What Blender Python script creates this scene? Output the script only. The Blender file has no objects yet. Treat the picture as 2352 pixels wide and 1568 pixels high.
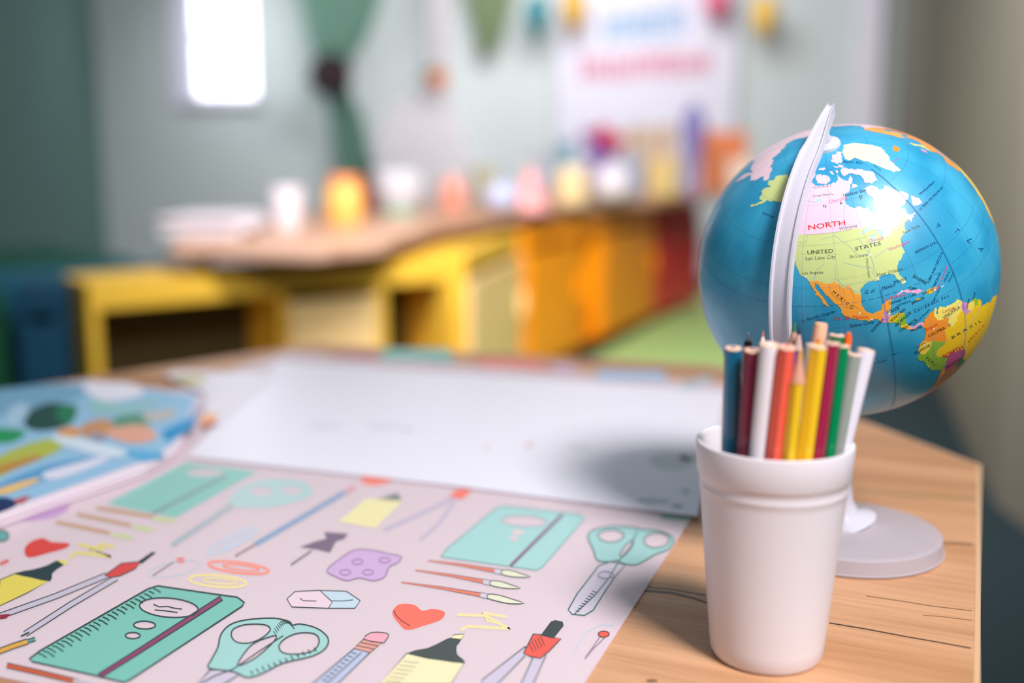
import bpy, bmesh, math, random
from mathutils import Vector, Matrix
from mathutils.geometry import tessellate_polygon
random.seed(4)
SC = bpy.context.scene
COL = SC.collection
# ------------------------------------------------------------------ camera
FPX = 2613.3; PITCH = math.radians(10.2); CAMZ = .995; TZ = .72
cam = bpy.data.cameras.new('camera'); camo = bpy.data.objects.new('camera', cam); COL.objects.link(camo)
cam.lens = 40; cam.sensor_width = 36; cam.sensor_fit = 'HORIZONTAL'
camo.location = (0, 0, CAMZ); camo.rotation_euler = (math.pi/2-PITCH, 0, 0)
cam.dof.use_dof = True; cam.dof.focus_distance = .662; cam.dof.aperture_fstop = 2.25
cam.clip_start = .02
SC.camera = camo
# ------------------------------------------------------------------ world, lights, exposure
def lin(c):
    return tuple(((v/255)/12.92 if v/255 <= .04045 else ((v/255+.055)/1.055)**2.4) for v in c)
w = bpy.data.worlds.new('world'); SC.world = w; w.use_nodes = True
w.node_tree.nodes['Background'].inputs[0].default_value = (.70, .81, .92, 1)
w.node_tree.nodes['Background'].inputs[1].default_value = .30
def area(name, loc, target, size, power, color=(1, 1, 1), sy=None):
    l = bpy.data.lights.new(name, 'AREA'); l.energy = power; l.color = color
    l.size = size
    if sy: l.shape = 'RECTANGLE'; l.size_y = sy
    o = bpy.data.objects.new(name, l); COL.objects.link(o); o.location = loc
    o.rotation_euler = (Vector(target)-Vector(loc)).to_track_quat('-Z', 'Y').to_euler()
    return o
k_ = area('ceiling_panel_light', (.98, -.80, 2.95), (.12, .85, .75), .72, 31, (1, .95, .965)); k_.data.spread = 1.7
s_ = area('unit_fill_light', (.1, 2.1, 2.35), (.9, 5.0, .35), 1.2, 72, (1, .96, .95), .6); s_.data.spread = 2.2  # added overhead fill that brightens the storage unit fronts
r_ = area('back_wall_fill_light', (.4, 6.2, 2.75), (.5, 8.3, 1.2), 1.8, 40, (1, .97, .99), .6); r_.data.spread = 2.4  # unseen light added to brighten the back wall, fading to the left
area('window_wall_light', (-1.9, 7.4, 1.9), (-.9, 8.3, 1.1), .6, 8, (.92, .97, 1))  # area light inside the room, aimed at the wall beside the window
SC.view_settings.view_transform = 'Standard'; SC.view_settings.look = 'None'
SC.view_settings.exposure = 0.16; SC.view_settings.gamma = 1
SC.view_settings.use_curve_mapping = False
SC.cycles.transparent_max_bounces = 16; SC.cycles.max_bounces = 8

# ------------------------------------------------------------------ helpers
def ray(x, y):
    a = (x-1176)/FPX; b = -(y-784)/FPX
    return Vector((a, math.cos(PITCH)+b*math.sin(PITCH), -math.sin(PITCH)+b*math.cos(PITCH)))
def at(x, y, z):
    r = ray(x, y); t = (z-CAMZ)/r.z
    return Vector((r.x*t, r.y*t, z))
def aty(x, y, Y):
    r = ray(x, y); t = Y/r.y
    return Vector((r.x*t, Y, CAMZ+r.z*t))
MATS = {}
def mat(name, rgb, rough=.5, spec=.4, coat=0, metal=0, trans=0, sub=0, emit=0, noise=None, translucent=0, bump=0):
    if name in MATS: return MATS[name]
    m = bpy.data.materials.new(name); MATS[name] = m; m.use_nodes = True
    nt = m.node_tree; b = nt.nodes['Principled BSDF']; out = nt.nodes['Material Output']
    c = lin(rgb)
    b.inputs['Base Color'].default_value = (*c, 1); b.inputs['Roughness'].default_value = rough
    b.inputs['Specular IOR Level'].default_value = spec; b.inputs['Metallic'].default_value = metal
    b.inputs['Coat Weight'].default_value = coat; b.inputs['Coat Roughness'].default_value = .15
    if emit:
        b.inputs['Emission Color'].default_value = (*c, 1); b.inputs['Emission Strength'].default_value = emit
    if noise:
        sc_, amt = noise
        tc = nt.nodes.new('ShaderNodeTexCoord'); nz = nt.nodes.new('ShaderNodeTexNoise'); nz.inputs['Scale'].default_value = sc_
        nz.inputs['Detail'].default_value = 4
        nt.links.new(tc.outputs['Object'], nz.inputs['Vector'])
        mx = nt.nodes.new('ShaderNodeMix'); mx.data_type = 'RGBA'
        mx.inputs[6].default_value = (*[v*(1-amt) for v in c], 1); mx.inputs[7].default_value = (*[min(1, v*(1+amt)) for v in c], 1)
        nt.links.new(nz.outputs['Fac'], mx.inputs[0]); nt.links.new(mx.outputs[2], b.inputs['Base Color'])
        if bump:
            bp = nt.nodes.new('ShaderNodeBump'); bp.inputs['Strength'].default_value = bump; bp.inputs['Distance'].default_value = .002
            nt.links.new(nz.outputs['Fac'], bp.inputs['Height']); nt.links.new(bp.outputs[0], b.inputs['Normal'])
    last = b.outputs[0]
    if translucent:
        tl = nt.nodes.new('ShaderNodeBsdfTranslucent'); tl.inputs[0].default_value = (*c, 1)
        ms = nt.nodes.new('ShaderNodeMixShader'); ms.inputs[0].default_value = translucent
        nt.links.new(last, ms.inputs[1]); nt.links.new(tl.outputs[0], ms.inputs[2]); last = ms.outputs[0]
    if trans:
        tr = nt.nodes.new('ShaderNodeBsdfTransparent')
        ms = nt.nodes.new('ShaderNodeMixShader'); ms.inputs[0].default_value = trans
        nt.links.new(last, ms.inputs[1]); nt.links.new(tr.outputs[0], ms.inputs[2]); last = ms.outputs[0]
    nt.links.new(last, out.inputs[0])
    return m
def tag(o, label=None, cat=None, group=None, kind=None):
    if label: o['label'] = label
    if cat: o['category'] = cat
    if group: o['group'] = group
    if kind: o['kind'] = kind
    return o
def empty(name, loc, label, cat, group=None, rz=0):
    o = bpy.data.objects.new(name, None); COL.objects.link(o); o.location = loc; o.rotation_euler[2] = rz
    o.empty_display_size = .05
    return tag(o, label, cat, group)
def link(name, me, parent=None, loc=None):
    o = bpy.data.objects.new(name, me); COL.objects.link(o)
    if parent is not None: o.parent = parent
    if loc is not None: o.location = loc
    return o
def addobj(name, bm, ms, parent=None, loc=None, smooth=False, world=False):
    """world=True: bm is in world space, shift it to the parent's frame (parents are unrotated Empties at .location)"""
    me = bpy.data.meshes.new(name)
    if world and parent is not None:
        bmesh.ops.translate(bm, vec=-Vector(parent.location), verts=bm.verts)
    if smooth:
        for f in bm.faces: f.smooth = True
    bm.to_mesh(me); bm.free()
    for m in (ms if isinstance(ms, (list, tuple)) else [ms]): me.materials.append(m)
    o = link(name, me, parent, loc)
    if smooth:
        try: me.set_sharp_from_angle(angle=math.radians(40))
        except Exception: pass
    return o
def box(bm, c, s, rz=0, mi=0, bev=0):
    r = bmesh.ops.create_cube(bm, size=1, matrix=Matrix.Translation(c) @ Matrix.Rotation(rz, 4, 'Z') @ Matrix.Diagonal((*s, 1)))
    fs = set(f for v in r['verts'] for f in v.link_faces)
    for f in fs: f.material_index = mi
    if bev:
        es = list(set(e for v in r['verts'] for e in v.link_edges))
        bmesh.ops.bevel(bm, geom=es, offset=bev, segments=2, affect='EDGES', profile=.5)
def lathe(bm, prof, n=48, c=(0, 0, 0), mi=0, cap=True):
    rings = []
    for r, z in prof:
        if r < 1e-6: rings.append([bm.verts.new((c[0], c[1], c[2]+z))])
        else: rings.append([bm.verts.new((c[0]+r*math.cos(2*math.pi*i/n), c[1]+r*math.sin(2*math.pi*i/n), c[2]+z)) for i in range(n)])
    for a, b in zip(rings, rings[1:]):
        for i in range(n):
            j = (i+1) % n
            if len(a) == 1 and len(b) == 1: continue
            if len(a) == 1: f = bm.faces.new((a[0], b[j], b[i]))
            elif len(b) == 1: f = bm.faces.new((a[i], a[j], b[0]))
            else: f = bm.faces.new((a[i], a[j], b[j], b[i]))
            f.material_index = mi
    if cap:
        for rg, rev in ((rings[0], True), (rings[-1], False)):
            if len(rg) > 1:
                f = bm.faces.new(rg[::-1] if rev else rg); f.material_index = mi
def prism(bm, pts, z0, z1, mi=0):
    a = [bm.verts.new((p[0], p[1], z0)) for p in pts]; b = [bm.verts.new((p[0], p[1], z1)) for p in pts]
    n = len(pts)
    area2 = sum(pts[i][0]*pts[(i+1) % n][1]-pts[(i+1) % n][0]*pts[i][1] for i in range(n))
    if area2 < 0: a.reverse(); b.reverse()
    bm.faces.new(a[::-1]).material_index = mi; bm.faces.new(b).material_index = mi
    for i in range(n):
        bm.faces.new((a[i], a[(i+1) % n], b[(i+1) % n], b[i])).material_index = mi
def tube(bm, pts, rad, n=10, mi=0):
    """tube along points, rad scalar or list; capped"""
    pts = [Vector(p) for p in pts]; rings = []
    up = Vector((0, 0, 1))
    for i, p in enumerate(pts):
        d = (pts[min(i+1, len(pts)-1)]-pts[max(i-1, 0)]).normalized()
        u = d.cross(up if abs(d.z) < .95 else Vector((1, 0, 0))).normalized(); v = u.cross(d)
        r = rad[i] if isinstance(rad, (list, tuple)) else rad
        rings.append([bm.verts.new(p+(u*math.cos(2*math.pi*k/n)+v*math.sin(2*math.pi*k/n))*r) for k in range(n)])
    for a, b in zip(rings, rings[1:]):
        for k in range(n): bm.faces.new((a[k], b[k], b[(k+1) % n], a[(k+1) % n])).material_index = mi
    bm.faces.new(rings[0]).material_index = mi; bm.faces.new(rings[-1][::-1]).material_index = mi
def struct(name, bm, m, label=None, loc=None):
    o = addobj(name, bm, m); o['kind'] = 'structure'
    if label: o['label'] = label; 
    return o

# ------------------------------------------------------------------ materials with their own nodes
def wood_mat(name, light, dark, ang, scale=1.0, rough=.42):
    m = bpy.data.materials.new(name); m.use_nodes = True; nt = m.node_tree; b = nt.nodes['Principled BSDF']
    N = nt.nodes.new; L = nt.links.new
    tc = N('ShaderNodeTexCoord'); mp = N('ShaderNodeMapping'); mp.inputs['Rotation'].default_value[2] = ang
    L(tc.outputs['Object'], mp.inputs[0])
    def noise(sx, sy, det, dist=0):
        m2 = N('ShaderNodeMapping'); m2.inputs['Scale'].default_value = (sx*scale, sy*scale, 1); L(mp.outputs[0], m2.inputs[0])
        n = N('ShaderNodeTexNoise'); n.inputs['Scale'].default_value = 1; n.inputs['Detail'].default_value = det
        n.inputs['Distortion'].default_value = dist; L(m2.outputs[0], n.inputs['Vector']); return n.outputs['Fac']
    def ramp(src, p0, p1, c0, c1):
        r = N('ShaderNodeValToRGB'); r.color_ramp.elements[0].position = p0; r.color_ramp.elements[1].position = p1
        r.color_ramp.elements[0].color = (*c0, 1); r.color_ramp.elements[1].color = (*c1, 1); L(src, r.inputs[0]); return r.outputs[0]
    base = ramp(noise(2.2, 26, 5, .3), .33, .66, lin(dark), lin(light))
    fine = ramp(noise(14, 420, 4), .36, .56, (.74, .70, .66), (1, 1, 1))
    band = ramp(noise(1.0, 14, 2, .2), .36, .52, (.80, .76, .72), (1, 1, 1))
    def mul(a, c, f):
        x = N('ShaderNodeMix'); x.data_type = 'RGBA'; x.blend_type = 'MULTIPLY'; x.inputs[0].default_value = f
        L(a, x.inputs[6]); L(c, x.inputs[7]); return x.outputs[2]
    L(mul(mul(base, fine, .55), band, .8), b.inputs['Base Color'])
    b.inputs['Roughness'].default_value = rough; b.inputs['Specular IOR Level'].default_value = .35
    return m
WOOD = wood_mat('oak_laminate', (216, 166, 126), (184, 132, 90), math.radians(25))
WOOD2 = wood_mat('worktop_laminate', (226, 184, 160), (196, 146, 112), 0)

def globe_mat(name, rgb, line=.35):
    m = bpy.data.materials.new(name); m.use_nodes = True; nt = m.node_tree; b = nt.nodes['Principled BSDF']
    N = nt.nodes.new; L = nt.links.new
    c = lin(rgb)
    def M(op, a, b2=None, cl=False):
        n = N('ShaderNodeMath'); n.operation = op; n.use_clamp = cl
        for i, v in enumerate((a, b2)):
            if v is None: continue
            if isinstance(v, (int, float)): n.inputs[i].default_value = v
            else: L(v, n.inputs[i])
        return n.outputs[0]
    tc = N('ShaderNodeTexCoord'); nr = N('ShaderNodeVectorMath'); nr.operation = 'NORMALIZE'; L(tc.outputs['Object'], nr.inputs[0])
    sp = N('ShaderNodeSeparateXYZ'); L(nr.outputs[0], sp.inputs[0])
    lat = M('ARCSINE', sp.outputs[2]); lon = M('ARCTAN2', sp.outputs[1], sp.outputs[0])
    cl = M('COSINE', lat)
    step = math.radians(15)
    def dist(v):
        q = M('DIVIDE', v, step); q = M('ADD', q, 100.5); fr = M('FRACT', q); return M('MULTIPLY', M('ABSOLUTE', M('SUBTRACT', fr, .5)), step)
    dlat = dist(lat); dlon = M('MULTIPLY', dist(lon), cl)
    d = M('MINIMUM', dlat, dlon)
    fac = M('MULTIPLY', M('LESS_THAN', d, .0022), line)
    # soft mottled seam tint
    nz = N('ShaderNodeTexNoise'); nz.inputs['Scale'].default_value = 60; L(tc.outputs['Object'], nz.inputs['Vector'])
    mx = N('ShaderNodeMix'); mx.data_type = 'RGBA'; mx.inputs[6].default_value = (*c, 1); mx.inputs[7].default_value = (*lin((20, 105, 150)), 1)
    if name == 'globe_ocean':
        rp = N('ShaderNodeValToRGB'); rp.color_ramp.elements[0].position = .42; rp.color_ramp.elements[1].position = .60
        rp.color_ramp.elements[0].color = (*lin((32, 150, 192)), 1); rp.color_ramp.elements[1].color = (*lin((60, 170, 208)), 1)
        nz.inputs['Scale'].default_value = 26; L(nz.outputs['Fac'], rp.inputs[0]); L(rp.outputs[0], mx.inputs[6])
    L(fac, mx.inputs[0]); L(mx.outputs[2], b.inputs['Base Color'])
    b.inputs['Roughness'].default_value = .42; b.inputs['Specular IOR Level'].default_value = .6
    b.inputs['Coat Weight'].default_value = .35; b.inputs['Coat Roughness'].default_value = .2
    return m

# ------------------------------------------------------------------ room
WY = 8.3
floor_m = mat('floor_grey', (26, 44, 50), .6, .3, noise=(3, .08))
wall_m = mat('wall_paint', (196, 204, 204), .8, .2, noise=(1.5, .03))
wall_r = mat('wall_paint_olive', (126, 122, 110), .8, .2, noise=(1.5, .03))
bm = bmesh.new(); box(bm, (0, 3, -.05), (12, 13, .1)); struct('floor', bm, floor_m)
# back wall with a window opening
wx0, wx1 = aty(430, 100, WY).x, aty(592, 100, WY).x
wz0 = aty(500, 232, WY).z; wz1 = wz0+1.15
bm = bmesh.new()
def wallpiece(x0, x1, z0, z1): box(bm, ((x0+x1)/2, WY+.08, (z0+z1)/2), (x1-x0, .16, z1-z0))
wallpiece(-3.05, wx0, 0, 2.9); wallpiece(wx1, 3.1, 0, 2.9); wallpiece(wx0, wx1, 0, wz0); wallpiece(wx0, wx1, wz1, 2.9)
struct('wall_back', bm, wall_m)
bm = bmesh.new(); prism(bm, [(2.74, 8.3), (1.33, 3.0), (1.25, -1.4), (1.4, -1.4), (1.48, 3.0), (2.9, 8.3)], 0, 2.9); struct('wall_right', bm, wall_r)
bm = bmesh.new(); box(bm, (-3.0, 3.4, 1.45), (.1, 9.8, 2.9)); struct('wall_left', bm, mat('wall_green_shaded', (108, 140, 134), .85, .15, noise=(1.5, .03)))  # dim green paints in the light falloff towards the left
# white corner post at the right end of the back wall
p0, p1 = aty(1968, 100, 8.2), aty(2022, 100, 8.2)
bm = bmesh.new(); box(bm, ((p0.x+p1.x)/2, 8.22, 1.45), (p1.x-p0.x, .14, 2.9), bev=.01)
struct('trim_1', bm, mat('trim_white', (226, 222, 236), .5))
bm = bmesh.new(); box(bm, (-.05, WY-.01, .05), (5.5, .02, .1)); struct('baseboard_back', bm, MATS['trim_white'])
# window: frame, mullion, sill, lit frosted pane
win = bpy.data.objects.new('window_1', None); COL.objects.link(win); win.location = (0, 0, 0); win['kind'] = 'structure'
wm = mat('window_frame_white', (220, 216, 232), .4)
bm = bmesh.new()
W, Hh = wx1-wx0, wz1-wz0; cx, cz = (wx0+wx1)/2, (wz0+wz1)/2
for (x, z, sx, sz) in ((wx0+.02, cz, .04, Hh), (wx1-.02, cz, .04, Hh), (cx, wz0+.02, W, .04), (cx, wz1-.02, W, .04)):
    box(bm, (x, WY+.07, z), (sx, .07, sz), bev=.004)
addobj('window_frame', bm, wm, win)
bm = bmesh.new(); box(bm, (cx-.09, WY+.07, wz0+.45), (W*.5, .05, .035), bev=.004); addobj('transom_bar', bm, wm, win)
bm = bmesh.new(); box(bm, (wx0-.075, WY-.015, cz-.05), (.13, .03, Hh), bev=.006); addobj('shutter_panel', bm, wm, win)
bm = bmesh.new(); box(bm, (cx, WY+.11, cz), (W-.05, .01, Hh-.05)); addobj('window_pane', bm, mat('daylit_frosted_pane', (246, 246, 252), .3, emit=2.4), win)
bm = bmesh.new(); box(bm, (cx, WY-.03, wz0-.015), (W+.06, .08, .03), bev=.006); addobj('window_sill', bm, wm, win)

# ------------------------------------------------------------------ curtains and wall decorations
def curtain(name, prof, Y, m, label, folds=7):
    """prof: list of (pixel y, x left, x right)"""
    bm = bmesh.new(); rows = []
    n = folds*8
    for (py, xl, xr) in prof:
        a, b = aty(xl, py, Y), aty(xr, py, Y)
        amp = .010+.012*(b.x-a.x)
        rows.append([(a.x+(b.x-a.x)*k/n, Y+amp*math.sin(k/n*folds*2*math.pi), a.z) for k in range(n+1)])
    fr = [[bm.verts.new(p) for p in r] for r in rows]
    for a, b in zip(fr, fr[1:]):
        for k in range(n): bm.faces.new((a[k], a[k+1], b[k+1], b[k]))
    bmesh.ops.solidify(bm, geom=bm.faces[:], thickness=.004)
    bmesh.ops.recalc_face_normals(bm, faces=bm.faces[:])
    base = Vector(((rows[-1][0][0]+rows[-1][-1][0])/2, Y, rows[-1][0][2]))
    e = empty(name, base, label, 'curtain')
    addobj('drape', bm, m, e, smooth=True, world=True)
    return e
def rosette(parent, px, py, Y, rad, m1, m2, leaf=None):
    c = aty(px, py, Y); bm = bmesh.new()
    for ring, (n, rr, pr) in enumerate(((11, .74, .26), (7, .42, .27), (1, 0, .3))):
        for k in range(n):
            a = 2*math.pi*k/n+ring*.3
            bmesh.ops.create_uvsphere(bm, u_segments=10, v_segments=7, radius=1, matrix=Matrix.Translation(c+Vector((math.cos(a)*rr*rad, -ring*.04*rad-.02, math.sin(a)*rr*rad))) @ Matrix.Diagonal((rad*pr, rad*pr*.8, rad*pr, 1)))
    addobj('flower_tieback', bm, m1, parent, smooth=True, world=True)
    if m2:
        bm = bmesh.new()
        for k in range(6):
            a = math.pi*(.15+.75*k/5)
            bmesh.ops.create_uvsphere(bm, u_segments=10, v_segments=7, radius=1, matrix=Matrix.Translation(c+Vector((math.cos(a)*rad*1.0-.03, .02, math.sin(a)*rad*1.0))) @ Matrix.Rotation(-a, 4, 'Y') @ Matrix.Diagonal((rad*.55, rad*.15, rad*.28, 1)))
        addobj('leaf_spray', bm, m2, parent, smooth=True, world=True)
g = curtain('curtain', [(-140, 640, 900), (-60, 670, 885), (20, 695, 870), (90, 708, 840), (140, 725, 805), (170, 732, 795), (200, 742, 800), (260, 755, 832), (330, 765, 848), (400, 778, 850), (500, 775, 862), (620, 770, 868)], 8.08,
            mat('green_fabric', (140, 178, 162), .85, .1), 'green curtain gathered to a narrow waist by a dark brown tieback')
rosette(g, 760, 172, 7.92, .155, mat('dark_brown_cloth', (44, 26, 32), .8), None)
g = curtain('curtain', [(-140, 980, 1034), (-40, 982, 1033), (60, 984, 1031), (120, 985, 1030), (165, 985, 1028), (210, 950, 1035), (260, 885, 1050), (330, 862, 1072), (400, 858, 1095), (500, 855, 1110), (620, 855, 1120)], 7.98,
            mat('white_sheer', (252, 248, 250), .8, .1, translucent=.15), 'sheer white curtain fanning out below a small orange flower tieback', 8)
rosette(g, 1008, 182, 7.84, .062, mat('orange_cloth', (214, 120, 60), .8), mat('olive_leaf', (84, 104, 72), .8))
curtain('curtain', [(-140, 1050, 1200), (-40, 1062, 1190), (30, 1080, 1172), (90, 1096, 1150), (125, 1108, 1134)], 8.12,
        mat('olive_fabric', (160, 178, 140), .85, .1), 'olive green curtain tail ending in a point near the top of the wall', 5)
# banner
bx0, bx1 = aty(1278, 200, 8.2), aty(1692, 200, 8.2)
bz0 = aty(1480, 430, 8.2).z
ban = empty('banner', ((bx0.x+bx1.x)/2, 8.2, bz0), 'large white banner on the back wall with cyan and crimson lettering', 'banner')
bm = bmesh.new(); box(bm, (ban.location.x, 8.2, bz0+.75), (bx1.x-bx0.x, .015, 1.5)); addobj('banner_sheet', bm, mat('banner_white', (208, 206, 220), .6), ban, world=True)
def blurred_row(y0, y1, x0, x1, n, h, m, name):
    bm = bmesh.new()
    for k in range(n):
        t = (k+.5)/n; c = aty(x0+(x1-x0)*t, y0+(y1-y0)*t, 8.185)
        wd = (x1-x0)/n*.62/315; hh = h/315
        rnd = random.Random(k*7+n)
        box(bm, (c.x-wd*.4, 8.188, c.z), (wd*.26, .006, hh))
        kind = rnd.randrange(4)
        if kind in (0, 1): box(bm, (c.x+wd*.4, 8.188, c.z), (wd*.26, .006, hh))
        if kind in (0, 2): box(bm, (c.x, 8.188, c.z+hh*.4), (wd*.8, .006, hh*.2))
        if kind in (1, 2, 3): box(bm, (c.x, 8.188, c.z), (wd*.8, .006, hh*.2))
        if kind in (2, 3): box(bm, (c.x, 8.188, c.z-hh*.4), (wd*.8, .006, hh*.2))
    addobj(name, bm, m, ban, world=True)
blurred_row(66, 50, 1385, 1575, 7, 58, mat('print_cyan', (20, 140, 185), .6), 'cyan_lettering')
blurred_row(158, 144, 1330, 1632, 13, 50, mat('print_crimson', (205, 20, 75), .6), 'crimson_lettering')
def balloon(px, py, rx, rz, rgb, label, nm):
    c = aty(px, py, 8.0); bm = bmesh.new()
    e = empty('balloon', c-Vector((0, 0, rz)), label, 'balloon', 'balloons on the back wall')
    prof = [(0, -rz), (rx*.25, -rz*.93), (rx*.62, -rz*.66), (rx*.9, -rz*.25), (rx, rz*.18), (rx*.9, rz*.58), (rx*.6, rz*.86), (rx*.25, rz*.98), (0, rz)]
    lathe(bm, prof, 24, c); addobj('balloon_skin', bm, mat(nm, rgb, .35), e, smooth=True, world=True)
    bm = bmesh.new(); lathe(bm, [(.004, 0), (.014, -.02), (.02, -.03)], 10, c-Vector((0, 0, rz-.005))); addobj('knot', bm, MATS[nm], e, world=True)
balloon(1232, 34, .082, .145, (30, 120, 130), 'teal balloon left of the banner top', 'teal_rubber')
balloon(1318, 20, .085, .15, (205, 160, 50), 'yellow balloon beside the teal one at the banner corner', 'yellow_rubber')
balloon(1648, 0, .10, .13, (205, 100, 130), 'pink balloon over the top right corner of the banner', 'pink_rubber')
balloon(1756, 36, .09, .14, (222, 180, 80), 'yellow balloon to the right of the banner', 'pale_yellow_rubber')

# ------------------------------------------------------------------ coloured storage units
UH = .62
def unit(P, Q, depth, H, cells, m, mdark, label, mdoor=None, group='coloured storage units under the worktop'):
    """P,Q ground points of the front; cells list of (u0,u1,'open'|'door')"""
    P = Vector((P[0], P[1], 0)); Q = Vector((Q[0], Q[1], 0)); L = (Q-P).length; rz = math.atan2(Q.y-P.y, Q.x-P.x)
    e = empty('storage_unit', P, label, 'cabinet', group, rz=rz)
    t = .028
    def part(name, c, s, mm, bev=.003, par=None):
        bm = bmesh.new(); box(bm, c, s, bev=bev); return addobj(name, bm, mm, par or e)
    part('top_board', (L/2, depth/2, H-t/2), (L, depth, t), m)
    part('bottom_board', (L/2, depth/2, .06), (L, depth-.01, t), m)
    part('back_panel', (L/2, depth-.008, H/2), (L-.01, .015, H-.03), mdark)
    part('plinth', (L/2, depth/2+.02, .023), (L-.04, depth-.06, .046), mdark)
    xs = sorted(set([0, L]+[c[0]*L for c in cells]+[c[1]*L for c in cells]))
    for i, x in enumerate(xs):
        x = min(max(x, t/2), L-t/2)
        part('side_panel' if i in (0, len(xs)-1) else 'divider', (x, depth/2, (H-t+.046)/2), (t, depth-.004, H-t-.046), m)
    part('front_rail', (L/2, .012, H-t-.022), (L-.002, .022, .044), m)
    for (a, b, k) in cells:
        if k == 'door':
            d = part('door', ((a+b)/2*L, -.008, (H+.03)/2-.04), ((b-a)*L-.02, .018, H-.14), mdoor or m, .004)
            bm = bmesh.new(); box(bm, (b*L-.05, -.026, H*.55), (.012, .02, .1), bev=.003); addobj('handle', bm, mdoor or m, d)
        else:
            part('shelf', ((a+b)/2*L, depth/2+.01, .17), ((b-a)*L-.03, depth-.04, .018), m)
    return e
yel = mat('yellow_panel', (238, 190, 62), .45); yeld = mat('yellow_back_shaded', (62, 56, 24), .7)  # back colour darkened to paint shade inside the yellow openings
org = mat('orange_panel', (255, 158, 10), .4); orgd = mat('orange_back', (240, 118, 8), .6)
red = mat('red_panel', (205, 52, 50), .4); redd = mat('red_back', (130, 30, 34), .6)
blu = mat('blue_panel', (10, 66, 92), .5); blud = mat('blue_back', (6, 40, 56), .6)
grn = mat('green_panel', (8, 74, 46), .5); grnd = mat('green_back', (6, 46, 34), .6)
peach = mat('peach_door', (252, 216, 150), .4)
U0, U1, U2, U3, U4, U5 = (at(x, y, UH) for x, y in ((18, 655), (200, 652), (1036, 592), (1192, 532), (1500, 477), (1606, 464)))
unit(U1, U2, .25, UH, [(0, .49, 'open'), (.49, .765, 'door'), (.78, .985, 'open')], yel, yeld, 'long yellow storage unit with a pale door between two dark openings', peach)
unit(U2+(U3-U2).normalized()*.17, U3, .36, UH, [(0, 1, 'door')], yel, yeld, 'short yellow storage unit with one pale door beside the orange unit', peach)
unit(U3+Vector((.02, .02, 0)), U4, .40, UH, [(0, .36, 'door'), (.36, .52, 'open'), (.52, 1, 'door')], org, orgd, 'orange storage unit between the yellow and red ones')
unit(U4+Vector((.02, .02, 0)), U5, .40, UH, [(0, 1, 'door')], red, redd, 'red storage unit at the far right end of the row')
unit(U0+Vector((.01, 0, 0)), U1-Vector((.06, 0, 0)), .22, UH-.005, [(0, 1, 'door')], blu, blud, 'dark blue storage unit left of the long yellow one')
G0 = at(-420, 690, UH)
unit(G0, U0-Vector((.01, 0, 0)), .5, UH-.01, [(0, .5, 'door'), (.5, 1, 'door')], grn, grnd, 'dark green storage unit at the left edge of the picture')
# low padded bench behind them (dark teal / green)
def bench(px, z, m, label, t=.12):
    pts = px; c = sum(pts, Vector())/len(pts)
    e = empty('bench', (c.x, c.y, 0), label, 'bench', 'upholstered benches behind the storage units')
    bm = bmesh.new(); prism(bm, pts, z-t, z); bmesh.ops.bevel(bm, geom=bm.edges[:], offset=.02, segments=2, affect='EDGES'); addobj('seat_cushion', bm, m, e, world=True, smooth=True)
    bm = bmesh.new(); prism(bm, [c+(p-c)*.92 for p in pts], 0, z-t); addobj('bench_base', bm, m, e, world=True)
UD = U2-U1; UN = Vector((-UD.y, UD.x, 0)).normalized()
uq = lambda *ab: [U1+UD*a+UN*b for a, b in ab]
bench(uq((-.16, .31), (.42, .31), (.42, .66), (-.16, .66)), .60, mat('blue_vinyl', (6, 88, 112), .5), 'blue bench behind the left end of the long yellow unit')
bench(uq((-.7, .72), (.34, .72), (.24, 1.45), (-.7, 1.45)), .60, mat('green_vinyl', (8, 78, 58), .5), 'dark green bench against the wall at left')
# worktop
WZ = .70
wt = empty('worktop', (at(900, 520, WZ).x, at(900, 520, WZ).y, 0), 'long angled wooden worktop above the coloured storage units, covered with toys', 'worktop')
wpts = [at(x, y, WZ) for x, y in ((392, 566), (720, 572), (880, 556), (1010, 512), (1330, 466), (1625, 446), (1640, 426), (1200, 446), (700, 484), (440, 520))]
bm = bmesh.new(); prism(bm, wpts, WZ-.035, WZ); bmesh.ops.bevel(bm, geom=bm.edges[:], offset=.004, segments=1, affect='EDGES'); addobj('board', bm, WOOD2, wt, world=True)
for x, y in ((460, 525), (700, 500), (1190, 450)):
    p = at(x, y, WZ); bm = bmesh.new(); box(bm, (p.x, p.y, (WZ-.035)/2), (.05, .05, WZ-.035), bev=.004)
    addobj('leg', bm, mat('dark_steel', (50, 50, 52), .4, metal=.6), wt, world=True)
# lime floor mat
bm = bmesh.new(); prism(bm, [at(x, y, 0) for x, y in ((1290, 870), (1640, 662), (1880, 690), (1900, 1010), (1290, 1010))], .001, .012)
tag(addobj('floor_rug', bm, mat('lime_rug', (170, 205, 128), .9, noise=(90, .1), bump=.3)), 'flat lime green rug in front of the orange and red units', 'rug')

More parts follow.
